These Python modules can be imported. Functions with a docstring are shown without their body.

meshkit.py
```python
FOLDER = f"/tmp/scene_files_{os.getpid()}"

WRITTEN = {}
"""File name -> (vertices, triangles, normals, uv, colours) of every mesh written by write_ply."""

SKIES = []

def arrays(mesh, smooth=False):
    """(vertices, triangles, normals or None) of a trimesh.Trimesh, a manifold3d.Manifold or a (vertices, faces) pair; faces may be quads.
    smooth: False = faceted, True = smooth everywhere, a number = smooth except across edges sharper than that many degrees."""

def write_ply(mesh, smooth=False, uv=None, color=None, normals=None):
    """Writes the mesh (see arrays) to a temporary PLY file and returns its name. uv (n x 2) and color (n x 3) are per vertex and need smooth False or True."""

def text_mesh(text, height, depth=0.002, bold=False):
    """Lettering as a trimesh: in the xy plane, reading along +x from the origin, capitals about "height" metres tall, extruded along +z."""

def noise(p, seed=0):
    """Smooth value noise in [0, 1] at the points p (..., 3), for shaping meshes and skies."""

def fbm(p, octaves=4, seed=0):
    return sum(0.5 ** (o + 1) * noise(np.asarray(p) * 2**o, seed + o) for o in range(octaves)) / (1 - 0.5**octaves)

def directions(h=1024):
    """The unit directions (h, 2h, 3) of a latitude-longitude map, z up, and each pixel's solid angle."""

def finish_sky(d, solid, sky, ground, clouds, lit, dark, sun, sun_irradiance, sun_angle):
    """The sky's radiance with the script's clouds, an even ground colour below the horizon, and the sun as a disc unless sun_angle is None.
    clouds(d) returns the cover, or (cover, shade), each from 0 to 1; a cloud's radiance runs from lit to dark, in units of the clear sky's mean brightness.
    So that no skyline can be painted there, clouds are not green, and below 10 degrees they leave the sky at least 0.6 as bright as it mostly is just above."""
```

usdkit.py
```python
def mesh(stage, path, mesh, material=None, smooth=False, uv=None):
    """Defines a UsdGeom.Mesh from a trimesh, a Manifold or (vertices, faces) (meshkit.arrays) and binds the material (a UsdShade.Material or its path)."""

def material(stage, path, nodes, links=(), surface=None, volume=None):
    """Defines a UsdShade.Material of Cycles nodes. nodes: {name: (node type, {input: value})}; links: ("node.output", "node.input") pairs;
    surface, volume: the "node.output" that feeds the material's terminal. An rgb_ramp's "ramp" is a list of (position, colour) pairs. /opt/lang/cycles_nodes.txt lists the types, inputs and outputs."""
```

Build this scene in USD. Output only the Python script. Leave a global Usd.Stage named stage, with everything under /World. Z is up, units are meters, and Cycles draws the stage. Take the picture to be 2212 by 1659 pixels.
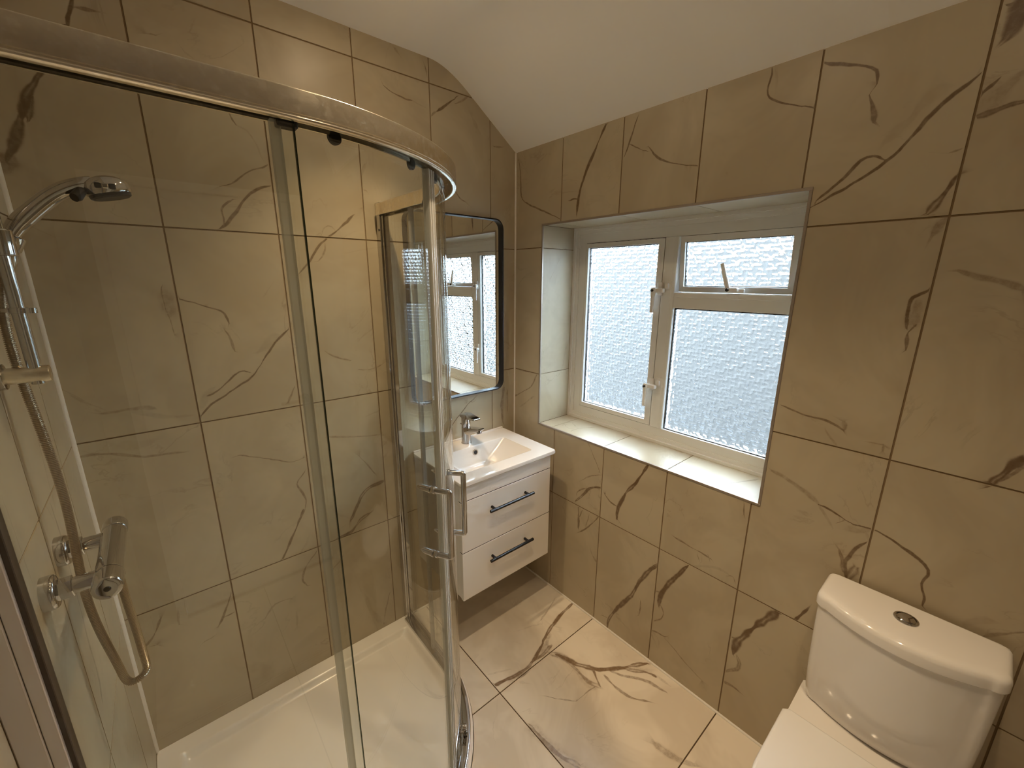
import math, numpy as np, trimesh, usdkit
import manifold3d as m3
from scipy.spatial import Delaunay
from scipy.ndimage import gaussian_filter
from shapely import geometry as sg, affinity
from shapely.ops import unary_union
from pxr import Usd, UsdGeom, UsdLux, UsdShade, Gf, Sdf, Vt

stage = Usd.Stage.CreateInMemory()
UsdGeom.SetStageUpAxis(stage, 'Z'); UsdGeom.SetStageMetersPerUnit(stage, 1.0)
UsdGeom.Xform.Define(stage, '/World'); UsdGeom.Scope.Define(stage, '/World/Looks')
PI = math.pi

# ------------------------------------------------------------------ camera, daylight, lamps, exposure
CAM = np.array([-1.41, -1.6291, 1.6141]); YAW, PITCH, ROLL, FPX = 0.8639, -0.2468, 0.0039, 895.6
EXPOSURE = 0.08
SKY, SKY_COLOR = 11.0, (0.67, 0.85, 1.0)
LAMP, LAMP_COLOR = 4050.0, (1.0, 0.745, 0.46)
CONE, SOFT = 48.0, 1.0
LAMPS = [(-0.80, -0.405, 1.05), (-0.80, -1.01, 1.0), (-0.80, -1.62, 0.62)]      # x, y, relative output
cam = UsdGeom.Camera.Define(stage, '/World/camera')
_f = np.array([math.cos(YAW)*math.cos(PITCH), math.sin(YAW)*math.cos(PITCH), math.sin(PITCH)])
_r0 = np.array([math.sin(YAW), -math.cos(YAW), 0]); _u0 = np.cross(_r0, _f)
_r = math.cos(ROLL)*_r0 + math.sin(ROLL)*_u0; _u = math.cos(ROLL)*_u0 - math.sin(ROLL)*_r0
cam.AddTransformOp().Set(Gf.Matrix4d(*_r, 0, *_u, 0, *(-_f), 0, *CAM, 1))
cam.CreateHorizontalApertureAttr(36.0); cam.CreateVerticalApertureAttr(36.0*1659/2212)
cam.CreateFocalLengthAttr(36.0*FPX/2212); cam.CreateExposureAttr(EXPOSURE)
cam.CreateClippingRangeAttr(Gf.Vec2f(0.02, 500))
dome = UsdLux.DomeLight.Define(stage, '/World/sky')
dome.CreateIntensityAttr(SKY); dome.CreateColorAttr(Gf.Vec3f(*SKY_COLOR))

# ------------------------------------------------------------------ naming, things, parts
_used = {}
def path_for(name, parent='/World'):
    parent = parent if isinstance(parent, str) else str(parent.GetPath())
    k = (parent, name); n = _used.get(k, 0); _used[k] = n + 1
    return f'{parent}/{name}' + (f'_{n:03d}' if n else '')
def data(p, **kw):
    for k, v in kw.items():
        if v: p.SetCustomDataByKey(k, v)
    return p
def thing(name, label, category, loc=(0, 0, 0), group=None, kind=None):
    x = UsdGeom.Xform.Define(stage, path_for(name)); x.AddTranslateOp().Set(Gf.Vec3d(*loc))
    return data(x.GetPrim(), label=label, category=category, group=group, kind=kind)
def structure(name, label=None):
    x = UsdGeom.Xform.Define(stage, path_for(name))
    return data(x.GetPrim(), label=label, category=None, kind='structure')
ORG = {}
def obj(name, mesh, mat, parent='/World', smooth=30, label=None, attr=None, **kw):
    """One Mesh prim. Meshes are made in world space; a thing's own origin is taken off."""
    pth = path_for(name, parent)
    v, f, n = usdkit.meshkit.arrays(mesh, False if attr is not None else smooth)
    if not isinstance(parent, str):
        o = np.array(UsdGeom.XformCache().GetLocalToWorldTransform(parent).ExtractTranslation())
        v = v - o
    m = UsdGeom.Mesh.Define(stage, pth)
    m.CreatePointsAttr(Vt.Vec3fArray.FromNumpy(v.astype(np.float32)))
    m.CreateFaceVertexCountsAttr(Vt.IntArray.FromNumpy(np.full(len(f), 3, np.int32)))
    m.CreateFaceVertexIndicesAttr(Vt.IntArray.FromNumpy(f.astype(np.int32).ravel()))
    m.CreateSubdivisionSchemeAttr('none')
    if n is not None:
        m.CreateNormalsAttr(Vt.Vec3fArray.FromNumpy(n.astype(np.float32))); m.SetNormalsInterpolation('vertex')
    if attr is not None:
        UsdGeom.PrimvarsAPI(m).CreatePrimvar('vein', Sdf.ValueTypeNames.FloatArray, 'vertex').Set(Vt.FloatArray.FromNumpy(attr.astype(np.float32)))
    UsdShade.MaterialBindingAPI.Apply(m.GetPrim()).Bind(mat)
    return data(m.GetPrim(), label=label, **kw)

# ------------------------------------------------------------------ mesh helpers (world space)
cat = trimesh.util.concatenate
def tm(man):
    a = man.to_mesh(); return trimesh.Trimesh(a.vert_properties[:, :3], a.tri_verts, process=False)
def mf(t):
    t.merge_vertices()
    return m3.Manifold(m3.Mesh(np.asarray(t.vertices, np.float32), np.asarray(t.faces, np.uint32)))
def box(x0, x1, y0, y1, z0, z1, b=0.0):
    lo, hi = np.array([min(x0, x1), min(y0, y1), min(z0, z1)]), np.array([max(x0, x1), max(y0, y1), max(z0, z1)])
    if b <= 0:
        t = trimesh.creation.box(bounds=[lo, hi]); return t
    pts = []
    for k in range(3):
        l, h = lo + b, hi - b; l[k], h[k] = lo[k], hi[k]
        pts += [(x, y, z) for x in (l[0], h[0]) for y in (l[1], h[1]) for z in (l[2], h[2])]
    return tm(m3.Manifold.hull_points(np.array(pts)))
def rbox(x0, x1, y0, y1, z0, z1, r, n=10):
    """Box with rounded edges: hull of spheres."""
    lo, hi = np.array([min(x0, x1), min(y0, y1), min(z0, z1)])+r, np.array([max(x0, x1), max(y0, y1), max(z0, z1)])-r
    s = trimesh.creation.uv_sphere(radius=r, count=[n, n*2]).vertices
    return tm(m3.Manifold.hull_points(np.vstack([s + (x, y, z) for x in (lo[0], hi[0]) for y in (lo[1], hi[1]) for z in (lo[2], hi[2])])))
def frame_of(d):
    d = np.asarray(d, float)/np.linalg.norm(d)
    a = np.array([0, 0, 1.0]) if abs(d[2]) < .9 else np.array([1.0, 0, 0])
    u = np.cross(a, d); u /= np.linalg.norm(u); return u, np.cross(d, u), d
def lathe(p0, axis, prof, n=32):
    """prof: (along, radius) pairs from p0 along axis."""
    u, w, d = frame_of(axis); p0 = np.asarray(p0, float)
    V, F = [], []
    for h, r in prof:
        for k in range(n):
            t = 2*PI*k/n; V.append(p0 + d*h + r*(u*math.cos(t) + w*math.sin(t)))
    m = len(prof)
    for i in range(m-1):
        for k in range(n):
            a, b = i*n+k, i*n+(k+1) % n; F += [(a, b, b+n), (a, b+n, a+n)]
    V += [p0 + d*prof[0][0], p0 + d*prof[-1][0]]
    for k in range(n):
        F += [(m*n, (k+1) % n, k), (m*n+1, (m-1)*n+k, (m-1)*n+(k+1) % n)]
    return trimesh.Trimesh(V, F, process=False)
def lathe_ring(p0, axis, prof, n=32):
    """As lathe, but prof is a closed loop: a hollow ring."""
    u, w, d = frame_of(axis); p0 = np.asarray(p0, float); m = len(prof)
    V = [p0 + d*h + r*(u*math.cos(2*PI*k/n) + w*math.sin(2*PI*k/n)) for h, r in prof for k in range(n)]; F = []
    for i in range(m):
        for k in range(n):
            a, b, c, e = i*n+k, i*n+(k+1) % n, ((i+1) % m)*n+(k+1) % n, ((i+1) % m)*n+k; F += [(a, b, c), (a, c, e)]
    t = trimesh.Trimesh(V, F, process=False)
    if t.volume < 0: t.invert()
    return t
def cyl(p0, p1, r, c=0.0, n=28):
    p0, p1 = np.asarray(p0, float), np.asarray(p1, float); L = np.linalg.norm(p1-p0)
    prof = [(0, r), (L, r)] if c <= 0 else [(0, r-c), (c*.3, r-c*.3), (c, r), (L-c, r), (L-c*.3, r-c*.3), (L, r-c)]
    return lathe(p0, p1-p0, prof, n)
def tube(pts, r, n=16, flat=None):
    """Swept tube through pts, r a number or one per point; closed ends. flat: (axis vector, factor) squashes the section."""
    P = np.asarray(pts, float); r = np.full(len(P), r) if np.ndim(r) == 0 else np.asarray(r)
    T = np.gradient(P, axis=0); T /= np.linalg.norm(T, axis=1)[:, None]
    u, w, _ = frame_of(T[0]); V, F = [], []
    for i in range(len(P)):
        u = u - T[i]*(u @ T[i]); u /= np.linalg.norm(u); w = np.cross(T[i], u)
        for k in range(n):
            t = 2*PI*k/n; V.append(P[i] + r[i]*(u*math.cos(t) + w*math.sin(t)))
    m = len(P)
    for i in range(m-1):
        for k in range(n):
            a, b = i*n+k, i*n+(k+1) % n; F += [(a, b, b+n), (a, b+n, a+n)]
    V += [P[0], P[-1]]
    for k in range(n):
        F += [(m*n, (k+1) % n, k), (m*n+1, (m-1)*n+k, (m-1)*n+(k+1) % n)]
    return trimesh.Trimesh(V, F, process=False)
def spline(pts, n):
    from scipy.interpolate import CubicSpline
    P = np.asarray(pts, float); t = np.r_[0, np.cumsum(np.linalg.norm(np.diff(P, axis=0), axis=1))]
    return CubicSpline(t, P)(np.linspace(0, t[-1], n))
def extrude(poly, h0, h1, to):
    """Prism of a shapely polygon (a, b) between heights h0 and h1; to(a, b, h) -> xyz arrays."""
    t = cat([trimesh.creation.extrude_polygon(g, h1-h0, engine='earcut') for g in getattr(poly, 'geoms', [poly])])
    v = t.vertices; t = trimesh.Trimesh(np.stack(to(v[:, 0], v[:, 1], v[:, 2]+h0), 1), t.faces, process=False)
    if t.volume < 0: t.invert()
    return t
XY = lambda a, b, h: (a, b, h)
XZ = lambda a, b, h: (a, h, b)      # (x, z) polygon, extruded along y
YZ = lambda a, b, h: (h, a, b)      # (y, z) polygon, extruded along x
def rrect(x0, y0, x1, y1, r, n=8):
    return sg.box(min(x0, x1)+r, min(y0, y1)+r, max(x0, x1)-r, max(y0, y1)-r).buffer(r, quad_segs=n)
def loft(rings, cap0=True, cap1=True):
    """rings: equal-length closed loops of points."""
    n = len(rings[0]); V = np.vstack(rings); F = []
    for i in range(len(rings)-1):
        for k in range(n):
            a, b = i*n+k, i*n+(k+1) % n; F += [(a, b, b+n), (a, b+n, a+n)]
    if cap0:
        c = len(V); V = np.vstack([V, np.mean(rings[0], 0)]); F += [(c, (k+1) % n, k) for k in range(n)]
    if cap1:
        c = len(V); V = np.vstack([V, np.mean(rings[-1], 0)]); o = (len(rings)-1)*n; F += [(c, o+k, o+(k+1) % n) for k in range(n)]
    t = trimesh.Trimesh(V, F, process=False)
    if t.volume < 0: t.invert()
    return t

# ------------------------------------------------------------------ materials
def mat(name, nodes, links=(), surface='p.BSDF'):
    return usdkit.material(stage, '/World/Looks/' + name, nodes, links, surface=surface)
def plain(name, color, rough=.5, metal=0.0, **kw):
    return mat(name, {'p': ('principled_bsdf', dict(base_color=color, roughness=rough, metallic=metal, **kw))})
def marble(name, base, cloud, vein, rough, fine=.5, vn=.30):
    """Porcelain marble: the 'vein' primvar holds the printed veins of each tile; noise frays them and adds clouds and hair veins."""
    return mat(name, {
        'a': ('attribute', {'attribute': 'vein'}), 'g': ('geometry', {}), 'o': ('object_info', {}),
        'k': ('math', {'math_type': 'multiply', 'value2': 23.7}), 'cx': ('combine_xyz', {}),
        'pos': ('mix', {'mix_type': 'add', 'fac': 1.0}),
        'n1': ('noise_texture', {'scale': 55.0, 'detail': 4.0, 'roughness': .6}),
        'n2': ('noise_texture', {'scale': 3.2, 'detail': 4.0, 'roughness': .6, 'distortion': .8}),
        'n3': ('noise_texture', {'scale': 2.6, 'detail': 6.0, 'roughness': .55, 'distortion': 1.6}),
        'n4': ('noise_texture', {'scale': 5.0, 'detail': 2.0}),
        'f1': ('map_range', {'from_min': .3, 'from_max': .7, 'to_min': .72, 'to_max': 1.15, 'clamp': True}),
        'v1': ('math', {'math_type': 'multiply', 'use_clamp': True}),
        'r1': ('rgb_ramp', {'ramp': [(0, (0, 0, 0)), (.15, (.02,)*3), (.35, (.15,)*3), (.58, (.66,)*3), (.8, (.92,)*3), (1, (1, 1, 1))]}),
        'h0': ('math', {'math_type': 'subtract', 'value2': .5}), 'h1': ('math', {'math_type': 'absolute'}),
        'h2': ('map_range', {'from_min': 0.0, 'from_max': .012, 'to_min': fine, 'to_max': 0.0, 'clamp': True}),
        'h3': ('map_range', {'from_min': .52, 'from_max': .68, 'to_min': 0.0, 'to_max': 1.0, 'clamp': True}),
        'h4': ('math', {'math_type': 'multiply'}), 'mx': ('math', {'math_type': 'maximum'}),
        'c2': ('rgb_ramp', {'ramp': [(0, cloud), (.42, cloud), (.58, base), (1, base)]}),
        'mc': ('mix', {'color2': vein}),
        'p': ('principled_bsdf', {'roughness': rough, 'ior': 1.5}),
    }, [('o.random', 'k.value1'), ('k.value', 'cx.x'), ('k.value', 'cx.y'), ('g.position', 'pos.color1'), ('cx.vector', 'pos.color2'),
        ('pos.color', 'n2.vector'), ('pos.color', 'n3.vector'), ('pos.color', 'n4.vector'), ('g.position', 'n1.vector'),
        ('n1.fac', 'f1.value'), ('f1.result', 'v1.value1'), ('a.fac', 'v1.value2'), ('v1.value', 'r1.fac'),
        ('n3.fac', 'h0.value1'), ('h0.value', 'h1.value1'), ('h1.value', 'h2.value'), ('n4.fac', 'h3.value'),
        ('h2.result', 'h4.value1'), ('h3.result', 'h4.value2'), ('r1.color', 'mx.value1'), ('h4.value', 'mx.value2'),
        ('n2.fac', 'c2.fac'), ('c2.color', 'mc.color1'), ('mx.value', 'mc.fac'), ('mc.color', 'p.base_color')])
M = {}
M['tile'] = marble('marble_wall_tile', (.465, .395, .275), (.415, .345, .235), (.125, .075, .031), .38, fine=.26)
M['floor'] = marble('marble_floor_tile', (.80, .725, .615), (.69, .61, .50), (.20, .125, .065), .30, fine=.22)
M['grout'] = plain('grout', (.20, .135, .07), .9)
M['grout_f'] = plain('floor_grout', (.10, .065, .035), .9)
M['sealant'] = plain('sealant', (.74, .70, .64), .45)
M['paint'] = mat('ceiling_paint', {'n': ('noise_texture', {'scale': 60.0, 'detail': 3.0}), 'b': ('bump', {'strength': .12, 'distance': .004}),
    'p': ('principled_bsdf', {'base_color': (.90, .885, .86), 'roughness': .75})}, [('n.fac', 'b.height'), ('b.normal', 'p.normal')])
M['wall_paint'] = plain('wall_paint', (.30, .27, .23), .7)
M['trim'] = plain('edge_trim_metal', (.34, .29, .24), .42, .55)
M['chrome'] = plain('chrome', (.56, .555, .55), .06, 1.0)
M['chrome_dull'] = mat('polished_aluminium', {'t': ('texture_coordinate', {}), 'n': ('noise_texture', {'scale': 70.0, 'detail': 4.0}),
    'r': ('map_range', {'from_min': .3, 'from_max': .7, 'to_min': .20, 'to_max': .25}),
    'p': ('principled_bsdf', {'base_color': (.88, .82, .70), 'metallic': 1.0})}, [('t.object', 'n.vector'), ('n.fac', 'r.value'), ('r.result', 'p.roughness')])
M['satin'] = plain('satin_profile', (.60, .57, .56), .38, .5)
M['dark'] = plain('dark_rubber', (.018, .016, .015), .5)
M['black'] = plain('black_metal', (.008, .009, .013), .42, 0.0)
M['hose'] = plain('hose_metal', (.52, .44, .33), .22, 1.0)
M['dark_chrome'] = plain('dark_gasket', (.045, .03, .018), .4)
M['ceramic'] = plain('glazed_ceramic', (.84, .81, .775), .07, coat_weight=.3)
M['acrylic'] = plain('white_acrylic', (.86, .82, .77), .18)
M['lacquer'] = mat('white_lacquer', {'n': ('noise_texture', {'scale': 35.0, 'detail': 2.0}), 'g': ('texture_coordinate', {}), 'mp': ('mapping', {'scale': (1.0, 1.0, 9.0)}),
    'b': ('bump', {'strength': .05, 'distance': .002}), 'p': ('principled_bsdf', {'base_color': (.88, .86, .84), 'roughness': .27})},
    [('g.object', 'mp.vector'), ('mp.vector', 'n.vector'), ('n.fac', 'b.height'), ('b.normal', 'p.normal')])
M['upvc'] = plain('painted_window_frame', (.78, .77, .74), .32)
M['plastic'] = plain('white_plastic', (.82, .81, .79), .3)
M['mirror'] = plain('mirror_silver', (.86, .88, .87), .015, 1.0)
M['seal'] = mat('clear_seal_strip', {'t': ('transparent_bsdf', {'color': (.86, .88, .86)}), 'd': ('principled_bsdf', {'base_color': (.66, .66, .62), 'roughness': .25}), 'm': ('mix_closure', {'fac': .38})},
    [('t.BSDF', 'm.closure1'), ('d.BSDF', 'm.closure2')], 'm.closure')
M['rib'] = plain('white_seal_rib', (.78, .77, .74), .25)
M['edge'] = mat('glass_edge', {'t': ('transparent_bsdf', {'color': (.16, .20, .16)}), 'd': ('glossy_bsdf', {'color': (.5, .6, .55), 'roughness': .1}), 'm': ('mix_closure', {'fac': .1})},
    [('t.BSDF', 'm.closure1'), ('d.BSDF', 'm.closure2')], 'm.closure')
M['glass'] = mat('shower_glass', {'t': ('transparent_bsdf', {'color': (.965, .978, .965)}), 'g': ('glossy_bsdf', {'color': (1, 1, 1), 'roughness': .0}),
    'l': ('layer_weight', {'blend': .5}), 'pw': ('math', {'math_type': 'power', 'value2': 5.0}), 'f': ('math', {'math_type': 'multiply_add', 'value2': .90, 'value3': .040}), 'm': ('mix_closure', {})},
    [('l.facing', 'pw.value1'), ('pw.value', 'f.value1'), ('f.value', 'm.fac'), ('t.BSDF', 'm.closure1'), ('g.BSDF', 'm.closure2')], 'm.closure')
M['pane'] = mat('patterned_window_glass', {
    'p': ('principled_bsdf', {'base_color': (.97, .985, 1.0), 'roughness': .05, 'ior': 1.5, 'transmission_weight': 1.0})})
M['lens'] = mat('lamp_lens', {'e': ('emission', {'color': LAMP_COLOR, 'strength': 98.0})}, (), 'e.emission')
M['render'] = plain('fence_paint', (.0265, .0245, .0222), .9)
M['paving'] = plain('outside_paving', (.025, .025, .025), .9)
M['cable'] = plain('overflow_dark', (.01, .01, .01), .6)

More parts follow.
